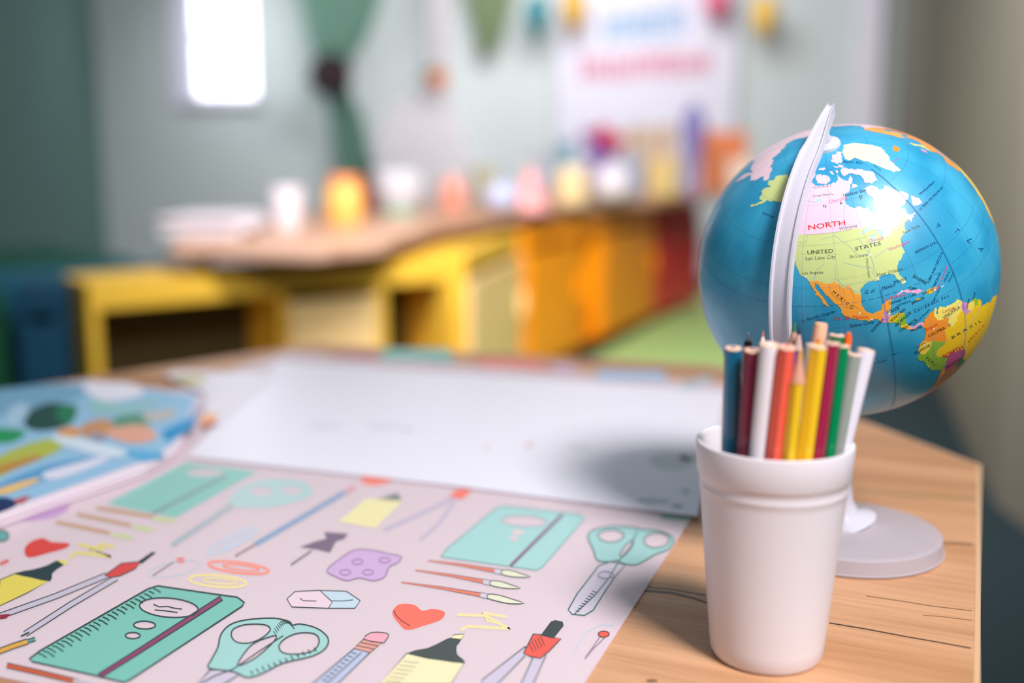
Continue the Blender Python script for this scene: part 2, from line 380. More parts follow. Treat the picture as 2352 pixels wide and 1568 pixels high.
# ------------------------------------------------------------------ things on the worktop
def top_obj(px, py): return at(px, py, WZ)
def sc(p): return p.length/FPX*1.0
def paper_pile():
    p = top_obj(512, 545); e = empty('paper_stack', p, 'loose stack of white paper on the left end of the worktop', 'paper')
    k = sc(p)
    for i in range(5):
        bm = bmesh.new(); box(bm, (random.uniform(-.02, .02)-.05, .14+random.uniform(-.02, .02), .006+.012*i), (170*k, .30, .010), random.uniform(-.12, .12)); addobj('sheet', bm, mat('paper_white', (236, 228, 236), .6), e)
paper_pile()
def vessel(name, px, py, wpx, hpx, rgb, label, cat, prof, extra=None, n=28, group='toys and pots on the worktop'):
    p = top_obj(px, py); k = sc(p); r = wpx*k/2; h = hpx*k
    e = empty(name, p, label, cat, group)
    bm = bmesh.new(); lathe(bm, [(a*r, b*h) for a, b in prof], n)
    bmesh.ops.recalc_face_normals(bm, faces=bm.faces[:])
    addobj('body', bm, mat('c_%d_%d_%d' % rgb, rgb, .45), e, smooth=True)
    if extra:
        nm, prf, c2 = extra; bm = bmesh.new(); lathe(bm, [(a*r, b*h) for a, b in prf], n); bmesh.ops.recalc_face_normals(bm, faces=bm.faces[:])
        addobj(nm, bm, mat('c_%d_%d_%d' % c2, c2, .45), e, smooth=True)
    return e
CUP = [(0, .0), (.8, 0), (.84, .03), (1, 1), (.94, 1), (.8, .06), (0, .06)]
JAR = [(0, 0), (.92, 0), (1, .05), (1, .72), (.8, .82), (.8, .84), (0, .84)]
LID = [(0, .84), (.86, .84), (.86, 1), (.8, 1.0), (0, 1.0)]
BALL = [(0, 0)]+[(math.sin(math.pi*t/14), .5-.5*math.cos(math.pi*t/14)) for t in range(1, 14)]+[(0, 1)]
VASE = [(0, 0), (.7, 0), (.98, .2), (1, .4), (.55, .75), (.5, .86), (.7, 1), (.62, 1), (.42, .86), (0, .8)]
CONE = [(0, 0), (1, 0), (.98, .03), (.06, .97), (0, 1)]
vessel('plastic_cup', 660, 526, 74, 92, (232, 226, 236), 'white cup next to the stack of white paper', 'cup', CUP)
vessel('storage_jar', 792, 512, 84, 104, (250, 190, 96), 'yellow orange lidded jar', 'jar', JAR, ('lid', LID, (250, 150, 90)))
vessel('sauce_bottle', 848, 488, 32, 92, (150, 48, 66), 'dark red bottle with a dark green cap', 'bottle', VASE, ('cap', [(0, .9), (.8, .9), (.8, 1.25), (0, 1.25)], (20, 70, 62)))
vessel('mixing_bowl', 918, 492, 122, 96, (206, 210, 220), 'large pale round bowl with a green foot', 'bowl', [(0, .08), (.5, .08), (.85, .3), (1, .8), (1.02, 1), (.95, 1), (.8, .4), (0, .16)], ('foot', [(0, 0), (.62, 0), (.55, .12), (0, .12)], (110, 180, 140)))
vessel('storage_jar', 1041, 478, 58, 72, (236, 150, 126), 'small salmon coloured jar beside the pale bowl', 'jar', JAR, ('lid', LID, (240, 190, 175)))
vessel('toy_ball', 1152, 488, 78, 70, (188, 194, 226), 'pale blue ball in the middle of the worktop', 'ball', BALL)
vessel('plastic_cup', 1112, 452, 54, 66, (206, 200, 164), 'khaki cup behind the pale blue ball', 'cup', CUP)
vessel('party_hat', 1218, 482, 96, 104, (242, 164, 164), 'pink paper party hat right of the pale blue ball', 'hat', CONE)
vessel('storage_jar', 1312, 470, 78, 86, (248, 216, 168), 'cream coloured jar right of the pink hat', 'jar', JAR, ('lid', LID, (246, 226, 200)))
vessel('toy_ball', 1404, 464, 88, 88, (230, 220, 232), 'white ball right of the cream jar', 'ball', BALL)
vessel('plastic_cup', 1520, 452, 90, 84, (230, 198, 140), 'wide straw yellow tub', 'tub', CUP)
vessel('flower_vase', 1300, 448, 64, 120, (120, 168, 186), 'teal vase behind the cream jar', 'vase', VASE)
vessel('flower_vase', 1245, 446, 60, 92, (196, 200, 216), 'pale grey vase left of the teal vase', 'vase', VASE)
vessel('tall_bottle', 1588, 452, 54, 206, (132, 122, 184), 'tall violet bottle narrowing towards its foot', 'bottle', [(0, 0), (.35, 0), (.5, .35), (.95, .62), (1, .75), (.8, .9), (.3, .96), (.3, 1), (0, 1)])
vessel('plastic_cup', 1706, 452, 84, 80, (236, 212, 200), 'pale peach cup partly behind the globe', 'cup', CUP)
def carton(px, py, wpx, hpx, rgb, label, nm='carton', open_=False):
    p = top_obj(px, py); k = sc(p); W_, H_ = wpx*k, hpx*k; e = empty(nm, p, label, 'box', 'cartons on the worktop'); m = mat('c_%d_%d_%d' % rgb, rgb, .6)
    bm = bmesh.new(); box(bm, (0, .06, H_/2), (W_, .12, H_), .12, bev=.006); addobj('carton_body', bm, m, e)
    for s in (-1, 1):
        bm = bmesh.new(); box(bm, (s*W_*.30, .06, H_+.012), (W_*.42, .12, .004), .12); bmesh.ops.rotate(bm, verts=bm.verts, cent=(s*W_*.5, .06, H_), matrix=Matrix.Rotation(-s*.25, 3, 'Y')); addobj('flap', bm, m, e)
carton(1452, 446, 58, 78, (168, 182, 206), 'blue grey carton behind the white ball')
carton(1500, 436, 100, 140, (206, 186, 166), 'tall beige carton standing left of the violet bottle')
carton(1664, 440, 92, 132, (240, 140, 92), 'orange carton right of the violet bottle')
# bouquet
p = top_obj(1382, 441); e = empty('flower_bouquet', p, 'bouquet of crimson and purple paper flowers standing behind the white ball', 'flowers'); k = sc(p)
bm = bmesh.new(); lathe(bm, [(0, 0), (26*k, 0), (34*k, 50*k), (28*k, 52*k), (0, 10*k)], 20); addobj('pot', bm, mat('c_pot', (170, 150, 205), .5), e, smooth=True)
for i, (dx, dy, rr, c) in enumerate(((-22, 92, 22, (150, 120, 180)), (2, 126, 26, (206, 50, 100)), (24, 100, 22, (190, 60, 110)), (-6, 74, 22, (140, 110, 190)), (-34, 128, 16, (170, 120, 170)), (48, 118, 15, (232, 160, 120)))):
    bm = bmesh.new(); bmesh.ops.create_icosphere(bm, subdivisions=2, radius=rr*k, matrix=Matrix.Translation((dx*k, (i % 3-1)*.03, dy*k)))
    for v in bm.verts: v.co += (v.co-Vector((dx*k, 0, dy*k)))*random.uniform(-.12, .15)
    fl = addobj('flower', bm, mat('c_%d_%d_%d' % c, c, .7), e)
    bm = bmesh.new(); tube(bm, [(0, 0, 40*k), (dx*k, (i % 3-1)*.03, dy*k-rr*k*.7)], .004, 6); addobj('stem', bm, mat('stem_green', (90, 130, 80), .7), fl)

# ------------------------------------------------------------------ desk
A = at(2245, 1068, TZ); A2 = at(2237, 1568, TZ); B = at(1640, 840, TZ); C_ = at(720, 790, TZ); E_ = at(0, 898, TZ)
d1 = (A2-A).normalized(); d2 = (E_-C_).normalized()
F1 = A+d1*.66; F2 = C_+d2*.85
dpts = [A, B, C_, F2, Vector((-.86, .55, TZ)), Vector((-.42, .16, TZ)), F1]
desk = empty('desk', (-.1, .9, 0), 'light oak laminate desk with cut corners in the foreground', 'desk')
bm = bmesh.new(); prism(bm, dpts, TZ-.025, TZ-.0001)
addobj('tabletop', bm, WOOD, desk, world=True)
# edge band
bm = bmesh.new(); n = len(dpts)
cc = sum(dpts, Vector())/n
outp = []
for i in range(n):
    p = dpts[i]; a = (p-dpts[i-1]).normalized(); b = (dpts[(i+1) % n]-p).normalized()
    na = Vector((a.y, -a.x, 0)); nb = Vector((b.y, -b.x, 0))
    if na.dot(p-cc) < 0: na = -na
    if nb.dot(p-cc) < 0: nb = -nb
    bis = (na+nb).normalized(); outp.append(p+bis*(.003/max(.3, bis.dot(na))))
for i in range(n):
    j = (i+1) % n
    vs = [bm.verts.new((q.x, q.y, z)) for z in (TZ-.026, TZ) for q in (dpts[i], dpts[j], outp[j], outp[i])]
    for f in ((3, 2, 1, 0), (4, 5, 6, 7), (0, 1, 5, 4), (1, 2, 6, 5), (2, 3, 7, 6), (3, 0, 4, 7)): bm.faces.new([vs[q] for q in f])
bmesh.ops.recalc_face_normals(bm, faces=bm.faces[:])
addobj('edge_band', bm, mat('edge_band', (214, 176, 136), .4), desk, world=True)
for x, y in ((.25, .85), (.1, 1.30), (-.30, 1.36), (-.74, .88), (-.70, .50), (.06, .40)):
    bm = bmesh.new(); tube(bm, [(x, y, 0), (x, y, TZ-.025)], .022, 14); addobj('leg', bm, mat('leg_white', (215, 215, 215), .4), desk, world=True, smooth=True)

# generic flat print: px polygons laid on a plane
class Print:
    def __init__(s, z): s.bm = bmesh.new(); s.mats = []; s.z = z; s.k = 0
    def mi(s, rgb):
        nm = 'ink_%d_%d_%d' % rgb; m = mat(nm, rgb, .36, .6)
        if m not in s.mats: s.mats.append(m)
        return s.mats.index(m)
    def poly(s, pts, rgb, holes=()):
        s.k += 1; z = s.z+s.k*.000022
        loops = [pts]+list(holes)
        flat = [q for l in loops for q in l]
        vs = [s.bm.verts.new(at(x, y, z)) for x, y in flat]
        mi = s.mi(rgb)
        for t in tessellate_polygon([[Vector((x, y, 0)) for x, y in l] for l in loops]):
            try: f = s.bm.faces.new([vs[i] for i in t]); f.material_index = mi
            except ValueError: pass
    def line(s, pts, w, rgb, closed=False, taper=False):
        s.k += 1; z = s.z+s.k*.000022; mi = s.mi(rgb)
        P = [Vector((x, y)) for x, y in pts]
        n = len(P); L_, R_ = [], []
        for i in range(n):
            a = P[i-1] if (i or closed) else P[i]; b = P[(i+1) % n] if (i < n-1 or closed) else P[i]
            d = (b-a); d = d.normalized() if d.length > 1e-6 else Vector((1, 0)); q = Vector((-d.y, d.x))*w/2
            if taper: q = q*(.3+.7*i/(n-1))
            L_.append(s.bm.verts.new(at(*(P[i]+q), z))); R_.append(s.bm.verts.new(at(*(P[i]-q), z)))
        for i in range(n if closed else n-1):
            j = (i+1) % n
            try: f = s.bm.faces.new((L_[i], L_[j], R_[j], R_[i])); f.material_index = mi
            except ValueError: pass
    def shape(s, pts, rgb, out=(45, 60, 62), w=3, holes=()):
        s.poly(pts, rgb, holes); 
        if out:
            s.line(pts, w, out, True)
            for h in holes: s.line(h, w, out, True)
    def build(s, name, parent, label=None):
        bmesh.ops.recalc_face_normals(s.bm, faces=s.bm.faces[:])
        for f in s.bm.faces:
            if f.normal.z < 0: f.normal_flip()
        o = addobj(name, s.bm, s.mats, parent, world=True)
        if label: o['label'] = label
        return o
def smooth_loop(pts, n=4):
    out = []; N_ = len(pts)
    for i in range(N_):
        p0, p1, p2, p3 = (Vector(pts[(i+q) % N_]) for q in (-1, 0, 1, 2))
        for k in range(n):
            t = k/n
            v = .5*((2*p1)+(-p0+p2)*t+(2*p0-5*p1+4*p2-p3)*t*t+(-p0+3*p1-3*p2+p3)*t*t*t)
            out.append((v.x, v.y))
    return out
def ell(cx, cy, rx, ry, rot=0, n=28):
    return [(cx+rx*math.cos(2*math.pi*k/n)*math.cos(rot)-ry*math.sin(2*math.pi*k/n)*math.sin(rot), cy+rx*math.cos(2*math.pi*k/n)*math.sin(rot)+ry*math.sin(2*math.pi*k/n)*math.cos(rot)) for k in range(n)]
a4 = lambda pts: [(x/2.6133, 1000+y/2.6127) for x, y in pts]          # zoom crop -> photo px
a3 = lambda pts: [(700+x/2.4758, 1100+y/2.4765) for x, y in pts]
# dark grain cracks in the laminate
pr = Print(TZ); pr.line([(1905, 1430), (1990, 1444), (2080, 1461), (2160, 1475), (2230, 1488)], 2.6, (60, 40, 30)); pr.build('grain_line', desk)
pr = Print(TZ); pr.line([(1455, 1356), (1500, 1357), (1540, 1360), (1590, 1372), (1625, 1384)], 4.2, (52, 38, 32)); pr.build('grain_line', desk)
pr = Print(TZ); pr.line([(1480, 1347), (1540, 1352), (1620, 1366)], 2.2, (90, 66, 50)); pr.build('grain_line', desk)
pr = Print(TZ); pr.line([(1990, 1368), (2060, 1378), (2140, 1391), (2232, 1402)], 1.6, (130, 92, 62)); pr.build('grain_line', desk)
pr = Print(TZ); pr.line([(2120, 1412), (2170, 1416), (2232, 1424)], 1.2, (140, 100, 68)); pr.build('grain_line', desk)
pr = Print(TZ); pr.poly(ell(1497, 1563, 14, 3.5), (120, 84, 60)); pr.build('grain_line', desk)
pr = Print(TZ); pr.line([(2160, 1246), (2200, 1248), (2234, 1250)], 6, (148, 108, 76)); pr.build('grain_line', desk)
pr = Print(TZ); pr.line([(1962, 1122), (2060, 1133), (2150, 1140), (2236, 1146)], 9, (176, 136, 92)); pr.build('grain_line', desk)

# ------------------------------------------------------------------ printed desk mat
MU = Vector((.346, .938, 0)).normalized(); MV = Vector((-MU.y, MU.x, 0))
N0 = at(1345, 1568, TZ)-MU*.10; N0.z = 0
mpts = [N0, N0+MU*.835, N0+MU*.835+MV*.62, N0+MV*.62]
MT = TZ+.0013
dm = empty('desk_mat', (N0.x, N0.y, TZ), 'frosted see-through desk mat printed with stationery drawings', 'desk mat')
def mat_sheet():
    m = bpy.data.materials.new('frosted_mat'); m.use_nodes = True; nt = m.node_tree; b = nt.nodes['Principled BSDF']
    b.inputs['Base Color'].default_value = (*lin((242, 224, 230)), 1); b.inputs['Roughness'].default_value = .36
    b.inputs['Specular IOR Level'].default_value = .6
    tr = nt.nodes.new('ShaderNodeBsdfTransparent'); ms = nt.nodes.new('ShaderNodeMixShader'); ms.inputs[0].default_value = .30
    nt.links.new(b.outputs[0], ms.inputs[1]); nt.links.new(tr.outputs[0], ms.inputs[2]); nt.links.new(ms.outputs[0], nt.nodes['Material Output'].inputs[0])
    return m
bm = bmesh.new(); prism(bm, mpts, TZ+.0003, MT); addobj('mat_sheet', bm, mat_sheet(), dm, world=True)
DK = (44, 62, 62); GD = (70, 110, 104); TE = (126, 196, 182); TE2 = (168, 212, 206); PK = (228, 200, 206)
def P_(): return Print(MT)
# set square A
p = P_(); body = [(67, 1513), (92, 1494), (340, 1352), (362, 1345), (507, 1366), (545, 1371), (561, 1383), (556, 1392), (300, 1560), (285, 1567), (228, 1553), (74, 1519)]
big = ell(388, 1395, 68, 22, .08); s1 = ell(332, 1435, 25, 9, .02); s2 = ell(305, 1459, 17, 7)
p.poly(body, (122, 192, 176), [big, s1, s2]); p.line(body, 4.2, DK, True)
p.line([(228, 1552), (300, 1507), (420, 1430), (509, 1373)], 14, DK); p.line([(230, 1551), (300, 1507), (420, 1430), (507, 1374)], 8, (140, 62, 104))
for h in (big, s1, s2): p.line(h, 3.4, DK, True)
p.line([(352, 1387), (366, 1393), (385, 1392), (400, 1396), (418, 1398)], 2.6, DK); p.line([(355, 1400), (380, 1402), (408, 1406)], 2.6, DK)
for k in range(26):
    t = k/25; x, y = 88+(352-88)*t, 1500+(1350-1500)*t; q = 1-.35*t; L_ = (1.0 if k % 2 else .72)
    p.line([(x, y), (x+12*q*L_, y+3*L_), (x+27*q*L_, y+14*q*L_)], 2.6*q, DK)
p.build('printed_set_square', dm)
# scissors A
def scissors(tr, hole1, hole2, gap, outer, blade, colh, colb, outc, w, arm=None):
    p = P_(); o_ = smooth_loop(tr(outer), 3)
    if blade: p.shape(tr(blade), colb, outc, w)
    h1 = smooth_loop(tr(hole1), 4); h2 = smooth_loop(tr(hole2), 4); g1 = smooth_loop(tr(gap), 3)
    p.poly(o_, colh, [h1, h2, g1]); p.line(o_, w, outc, True)
    for h in (h1, h2, g1): p.line(h, w*.9, outc, True)
    if arm: p.line(tr(arm), w*.8, outc)
    return p
p = scissors(a4, [(1390, 1205), (1402, 1160), (1480, 1133), (1590, 1135), (1622, 1165), (1575, 1212), (1500, 1243), (1425, 1240)],
         [(1675, 1260), (1720, 1212), (1800, 1184), (1890, 1190), (1916, 1235), (1880, 1290), (1790, 1310), (1700, 1303)],
         [(1425, 1378), (1490, 1275), (1560, 1228), (1660, 1200), (1620, 1260), (1520, 1342)],
         [(1250, 1393), (1268, 1345), (1308, 1270), (1325, 1195), (1380, 1135), (1480, 1105), (1640, 1095), (1735, 1115), (1755, 1138), (1800, 1130), (1900, 1155), (1968, 1212), (1955, 1275), (1870, 1325), (1700, 1365), (1590, 1420), (1490, 1452), (1412, 1420), (1340, 1408)],
         [(1262, 1405), (1350, 1405), (1440, 1430), (1330, 1500), (1170, 1505)], (160, 208, 202), (206, 196, 212), DK, 3.6, [(1700, 1200), (1560, 1290), (1400, 1400), (1290, 1440), (1200, 1490)])
for k in range(14):
    t = k/13; x, y = a4([(1640+110*t, 1180-70*math.sin(t*2.6))])[0]
    p.line([(x, y-3), (x+7, y+6)], 1.6, DK)
for k in range(12):
    x, y = a4([(1520+380*k/11, 1432-140*k/11)])[0]; p.line([(x, y), (x-6, y-9)], 1.8, DK)
p.build('printed_scissors', dm)
# scissors B
p = scissors(a3, [(1665, 320), (1700, 295), (1760, 288), (1805, 305), (1810, 335), (1760, 358), (1700, 352)],
         [(1930, 345), (1960, 312), (2020, 305), (2070, 330), (2060, 370), (2000, 390), (1945, 378)],
         [(1792, 430), (1830, 370), (1868, 345), (1860, 385), (1815, 435)],
         [(1610, 330), (1640, 290), (1750, 268), (1880, 275), (1915, 285), (2000, 290), (2075, 318), (2098, 345), (2070, 398), (2000, 425), (1940, 460), (1880, 488), (1810, 480), (1780, 462), (1740, 470), (1665, 462), (1640, 400)],
         [(1672, 492), (1740, 470), (1822, 488), (1760, 560), (1700, 650), (1640, 745), (1590, 775), (1520, 768), (1498, 742), (1550, 650), (1620, 560)],
         (160, 206, 202), (210, 202, 216), GD, 3.2, [(1890, 290), (1860, 370), (1790, 460), (1730, 560), (1650, 660), (1530, 770)])
p.line(ell(*a3([(1712, 545)])[0], 18, 8), 2.4, (140, 140, 156), True)
for k in range(9):
    x, y = a3([(1540+95*k/8, 745-110*k/8)])[0]; p.line([(x, y), (x+9, y+3)], 1.4, DK)
p.build('printed_scissors', dm)
# heart
p = P_(); h = smooth_loop(a3([(498, 762), (525, 718), (575, 708), (630, 718), (668, 748), (720, 738), (775, 745), (798, 765), (770, 802), (680, 832), (582, 858), (530, 815)]), 4); p.poly(h, (250, 112, 92)); p.line(a3([(505, 745), (520, 775), (550, 805), (600, 835)]), 2, (90, 60, 60)); p.build('printed_heart', dm)
# zigzag
p = P_(); YL = (240, 222, 160)
for q in ([(888, 858), (925, 836), (1168, 850), (1035, 800), (1010, 760), (1145, 782)], [(865, 770), (1030, 776), (1150, 845)]): p.line(a3(q), 6.5, YL)
p.build('printed_scribble', dm)
# highlighter
p = P_(); p.shape(a3([(580, 990), (700, 1018), (905, 1045), (830, 1165), (425, 1165)]), (240, 230, 184), DK, 2.6)
p.shape(smooth_loop(a3([(585, 988), (700, 962), (780, 925), (830, 903), (888, 912), (862, 948), (866, 1000), (912, 1045), (740, 1022)]), 2), (70, 78, 74), DK, 2)
p.shape(a3([(832, 904), (848, 884), (908, 881), (888, 912)]), (245, 232, 180), DK, 2)
for k in range(6): p.line(a3([(560-20*k, 1035+22*k), (650-20*k, 1045+22*k)]), 1.5, (170, 165, 130))
p.build('printed_highlighter', dm)
# compass
p = P_(); GR = (204, 194, 212)
p.shape(a3([(1255, 950), (1010, 1140), (1000, 1170), (1090, 1170), (1250, 1008)]), GR, DK, 2.6); p.shape(a3([(1300, 1010), (1225, 1175), (1295, 1175), (1372, 1000)]), GR, DK, 2.6)
p.shape(a3([(1345, 885), (1402, 810), (1425, 804), (1465, 812), (1470, 832), (1415, 902)]), (58, 66, 64), DK, 2)
p.shape(a3([(1244, 990), (1300, 880), (1345, 885), (1400, 900), (1458, 906), (1392, 975), (1340, 1018), (1290, 1010)]), (240, 92, 78), DK, 3)
for k in range(5): p.line(a3([(1275+16*k, 930-10*k), (1300+16*k, 985-10*k)]), 1.8, DK)
p.build('printed_compass', dm)
# pin
p = P_(); p.shape(a3([(1676, 900), (1704, 902), (1640, 965), (1592, 1022)]), (222, 196, 204), (70, 50, 60), 1.8); p.shape(ell(*a3([(1700, 881)])[0], 12.5, 7), (236, 92, 74), (60, 40, 44), 2.4)
p.line(a3([(1760, 830), (1680, 828), (1600, 868), (1560, 930), (1530, 1000)]), 1.8, (176, 208, 226)); p.build('printed_pin', dm)
# set square B
p = P_(); b2 = [(1012, 1278), (1024, 1262), (1140, 1166), (1160, 1162), (1335, 1182), (1343, 1190), (1245, 1302), (1232, 1309)]
el2 = ell(1204, 1196, 52, 13, .05); p.poly(b2, (166, 212, 208), [el2]); p.line(b2, 3, (120, 172, 168), True); p.line(el2, 2.4, (150, 170, 175), True)
p.line([(1172, 1300), (1230, 1242), (1292, 1181)], 7.5, (136, 104, 124)); p.poly(ell(1190, 1222, 15, 6), PK); p.poly(ell(1180, 1236, 10, 5), PK); p.build('printed_set_square', dm)
# brushes B
for (x0, y0, x1, y1, bx, by) in ((700, 463, 1080, 521, 1285, 556), (630, 518, 1015, 582, 1228, 620), (548, 586, 1000, 658, 1248, 706)):
    p = P_(); hp = a3([(x0, y0), ((x0+x1)/2, (y0+y1)/2-4), (x1, y1)]); p.line(hp, 11, (80, 70, 76), taper=True); p.line(hp, 7.5, (226, 128, 104), taper=True)
    q = a3([(x1, y1), (x1+45, y1+9)]); p.line(q, 13, (90, 90, 96)); p.line(q, 10, (206, 200, 214))
    dx, dy = bx-x1-45, by-y1-9
    lf = smooth_loop(a3([(x1+45, y1-4), (x1+45+dx*.3, y1+9+dy*.3-19), (x1+45+dx*.65, y1+dy*.6), (bx, by), (x1+45+dx*.6, by+2), (x1+45+dx*.25, y1+9+dy*.3+15), (x1+40, y1+19)]), 2)
    p.shape(lf, (228, 228, 200), DK, 2.2); p.build('printed_paintbrush', dm)
# erasers
p = P_(); p.shape(smooth_loop(a3([(125, 520), (190, 460), (285, 402), (390, 405), (480, 425), (548, 440), (530, 475), (480, 500), (455, 555), (390, 578), (310, 562), (240, 578), (170, 552)]), 3), (208, 174, 216), (136, 104, 140), 2.6)
for x, y in ((230, 530), (360, 530), (300, 470), (455, 460)): p.line(ell(*a3([(x, y)])[0], 12, 6), 2, (136, 104, 140), True)
p.build('printed_eraser', dm)
p = P_(); p.shape(a4([(1722, 980), (1770, 936), (1920, 928), (1995, 998), (1970, 1036), (1752, 1028)]), (234, 208, 218), DK, 2.6); p.shape(a4([(1925, 929), (2080, 934), (2162, 990), (2130, 1036), (1972, 1036), (1995, 998)]), (196, 216, 226), DK, 2.6)
p.line(a4([(1800, 975), (1820, 990), (1900, 992)]), 2, DK); p.line(a4([(1995, 990), (2060, 992), (2120, 985)]), 1.8, DK); p.build('printed_eraser', dm)
# pencil
p = P_(); p.shape(a4([(2125, 1278), (2222, 1300), (2010, 1505), (1860, 1500)]), (186, 194, 218), DK, 2.8)
p.shape(a4([(2122, 1276), (2182, 1220), (2292, 1242), (2222, 1302)]), (226, 160, 146), DK, 2.4); p.line(a4([(2140, 1258), (2250, 1282)]), 2, DK); p.line(a4([(2162, 1240), (2272, 1262)]), 2, DK)
p.shape(smooth_loop(a4([(2184, 1222), (2225, 1182), (2300, 1182), (2334, 1195), (2310, 1236), (2290, 1242)]), 2), (238, 168, 182), DK, 2.4)
p.line(a4([(2170, 1300), (1960, 1490)]), 2, DK)
for k in range(9): p.line(a4([(2110-22*k, 1300+20*k), (2140-22*k, 1310+20*k)]), 1.8, DK)
p.build('printed_pencil', dm)
p = P_(); p.line([(792, 1130), (690, 1190), (586, 1250)], 12, (140, 164, 194)); p.line([(586, 1250), (540, 1277)], 6, (170, 140, 140)); p.poly(ell(805, 1124, 14, 6, -.5), (222, 160, 170)); p.build('printed_pencil', dm)
# push pin
p = P_(); p.poly([(744, 1221), (800, 1225), (790, 1238), (772, 1243), (758, 1269), (728, 1262), (688, 1256), (724, 1243), (750, 1236)], (122, 104, 124)); p.line([(716, 1264), (668, 1297)], 5, (130, 120, 130)); p.build('printed_push_pin', dm)
# paper clips
for (cx_, cy_, rx, ry, rot, c) in ((548, 1303, 70, 12, .12, (248, 146, 128)), (500, 1334, 66, 13, .08, (240, 220, 150)), (535, 1241, 62, 12, -.45, (196, 208, 224))):
    p = P_(); p.line(ell(cx_, cy_, rx, ry, rot), 6, c, True); p.line(ell(cx_+6, cy_, rx*.6, ry*.45, rot), 4, c, True); p.build('printed_paper_clip', dm)
# highlighter B, reds
p = P_(); p.poly([(778, 1197), (842, 1144), (925, 1150), (862, 1212)], (240, 230, 172)); p.poly([(868, 1146), (914, 1131), (922, 1150)], (120, 130, 130)); p.build('printed_highlighter', dm)
p = P_(); p.poly(smooth_loop([(826, 1100), (850, 1094), (890, 1098), (896, 1106), (862, 1114), (838, 1110)], 3), (250, 134, 116)); p.build('printed_heart', dm)
p = P_(); p.line([(1050, 1140), (960, 1182), (882, 1217)], 8, (192, 182, 202)); p.line([(1046, 1148), (1010, 1200), (965, 1240)], 7, (192, 182, 202)); p.poly([(1030, 1140), (1050, 1123), (1084, 1126), (1062, 1146)], (248, 118, 104)); p.build('printed_compass', dm)
# set square C, scissors C
p = P_(); p.poly([(246, 1157), (262, 1146), (425, 1062), (592, 1082), (404, 1188), (390, 1186)], (140, 200, 188), [ell(470, 1085, 44, 8)]); p.line([(350, 1180), (520, 1092)], 8, (130, 160, 160)); p.build('printed_set_square', dm)
p = P_(); p.poly(smooth_loop([(525, 1160), (545, 1125), (600, 1102), (680, 1102), (718, 1122), (700, 1146), (610, 1165)], 3), (180, 210, 208), [ell(600, 1128, 28, 9), ell(670, 1126, 24, 8)]); p.line([(535, 1160), (450, 1215), (395, 1252)], 13, (176, 184, 190)); p.build('printed_scissors', dm)
for (q0, q1) in (((128, 1198), (252, 1224)), ((176, 1180), (300, 1206)), ((222, 1166), (350, 1186))):
    p = P_(); p.line([q0, q1], 9, (198, 160, 124)); p.poly(ell(q1[0]+28, q1[1]+7, 28, 6, .15), (202, 210, 160)); p.build('printed_paintbrush', dm)
p = P_(); p.poly(smooth_loop([(56, 1262), (70, 1244), (98, 1235), (118, 1244), (158, 1247), (152, 1258), (110, 1270), (66, 1280)], 3), (218, 62, 50)); p.build('printed_heart', dm)
p = P_(); p.shape(a4([(0, 865), (88, 828), (292, 872), (160, 945), (-20, 1030)]), (226, 208, 88), DK, 2.6); p.shape(smooth_loop(a4([(92, 826), (200, 805), (290, 778), (340, 752), (400, 758), (340, 800), (310, 830), (300, 872), (190, 850)]), 2), (30, 52, 56), DK, 2); p.poly(a4([(345, 750), (370, 742), (415, 752), (390, 778)]), (226, 216, 110)); p.build('printed_highlighter', dm)
p = P_()
for q in ([(640, 838), (330, 965), (0, 1082)], [(700, 852), (430, 1010), (150, 1190)]): p.line(a4(q), 15, (60, 66, 70)); p.line(a4(q), 10, (198, 190, 204))
p.shape(a4([(628, 838), (730, 765), (850, 755), (810, 800), (720, 842), (660, 852)]), (214, 64, 62), DK, 2.4); p.poly(a4([(825, 757), (915, 696), (936, 702), (852, 768)]), (30, 44, 44)); p.line(a4([(175, 1180), (125, 1204)]), 4, DK); p.poly(a4([(0, 1075), (60, 1068), (40, 1095), (0, 1102)]), (150, 30, 50)); p.build('printed_compass', dm)
p = P_(); p.poly(smooth_loop([(40, 1192), (70, 1168), (140, 1155), (160, 1164), (130, 1186), (70, 1196)], 3), (190, 150, 196)); p.build('printed_eraser', dm)
p = P_(); q = a4([(40, 1378), (250, 1425), (470, 1478)]); p.line(q, 14, DK); p.line(q, 9, (204, 92, 58)); p.line(a4([(440, 1470), (560, 1500)]), 11, (190, 184, 190)); p.build('printed_paintbrush', dm)
p = P_(); q = a4([(-20, 1300), (80, 1262), (165, 1235)]); p.line(q, 15, DK); p.line(q, 9, (222, 168, 68)); q = a4([(165, 1235), (212, 1220)]); p.line(q, 11, DK); p.line(q, 6, (90, 150, 150)); p.build('printed_pen', dm)
p = P_()
for q in ([(160, 1282), (175, 1268), (255, 1278), (205, 1262), (235, 1250), (262, 1256)], [(180, 1250), (240, 1262)]): p.line(q, 7, (226, 212, 110))
p.build('printed_scribble', dm)
p = P_(); p.line([(402, 1288), (350, 1322)], 4, (150, 140, 140)); p.poly(ell(415, 1286, 11, 6), (236, 104, 84)); p.line(ell(400, 1305, 60, 16, -.2), 2.5, (196, 206, 220), True); p.build('printed_pin', dm)
p = P_(); p.poly(ell(4, 1230, 16, 13), (70, 160, 150)); p.line(ell(4, 1230, 16, 13), 3, DK, True); p.build('printed_sharpener', dm)
p = P_(); p.poly([(1520, 1182), (1588, 1188), (1580, 1194), (1516, 1190)], (96, 160, 140)); p.build('printed_edge_mark', dm)
p = P_(); p.poly([(0, 1290), (18, 1283), (22, 1290), (0, 1300)], (220, 110, 110)); p.build('printed_sharpener', dm)
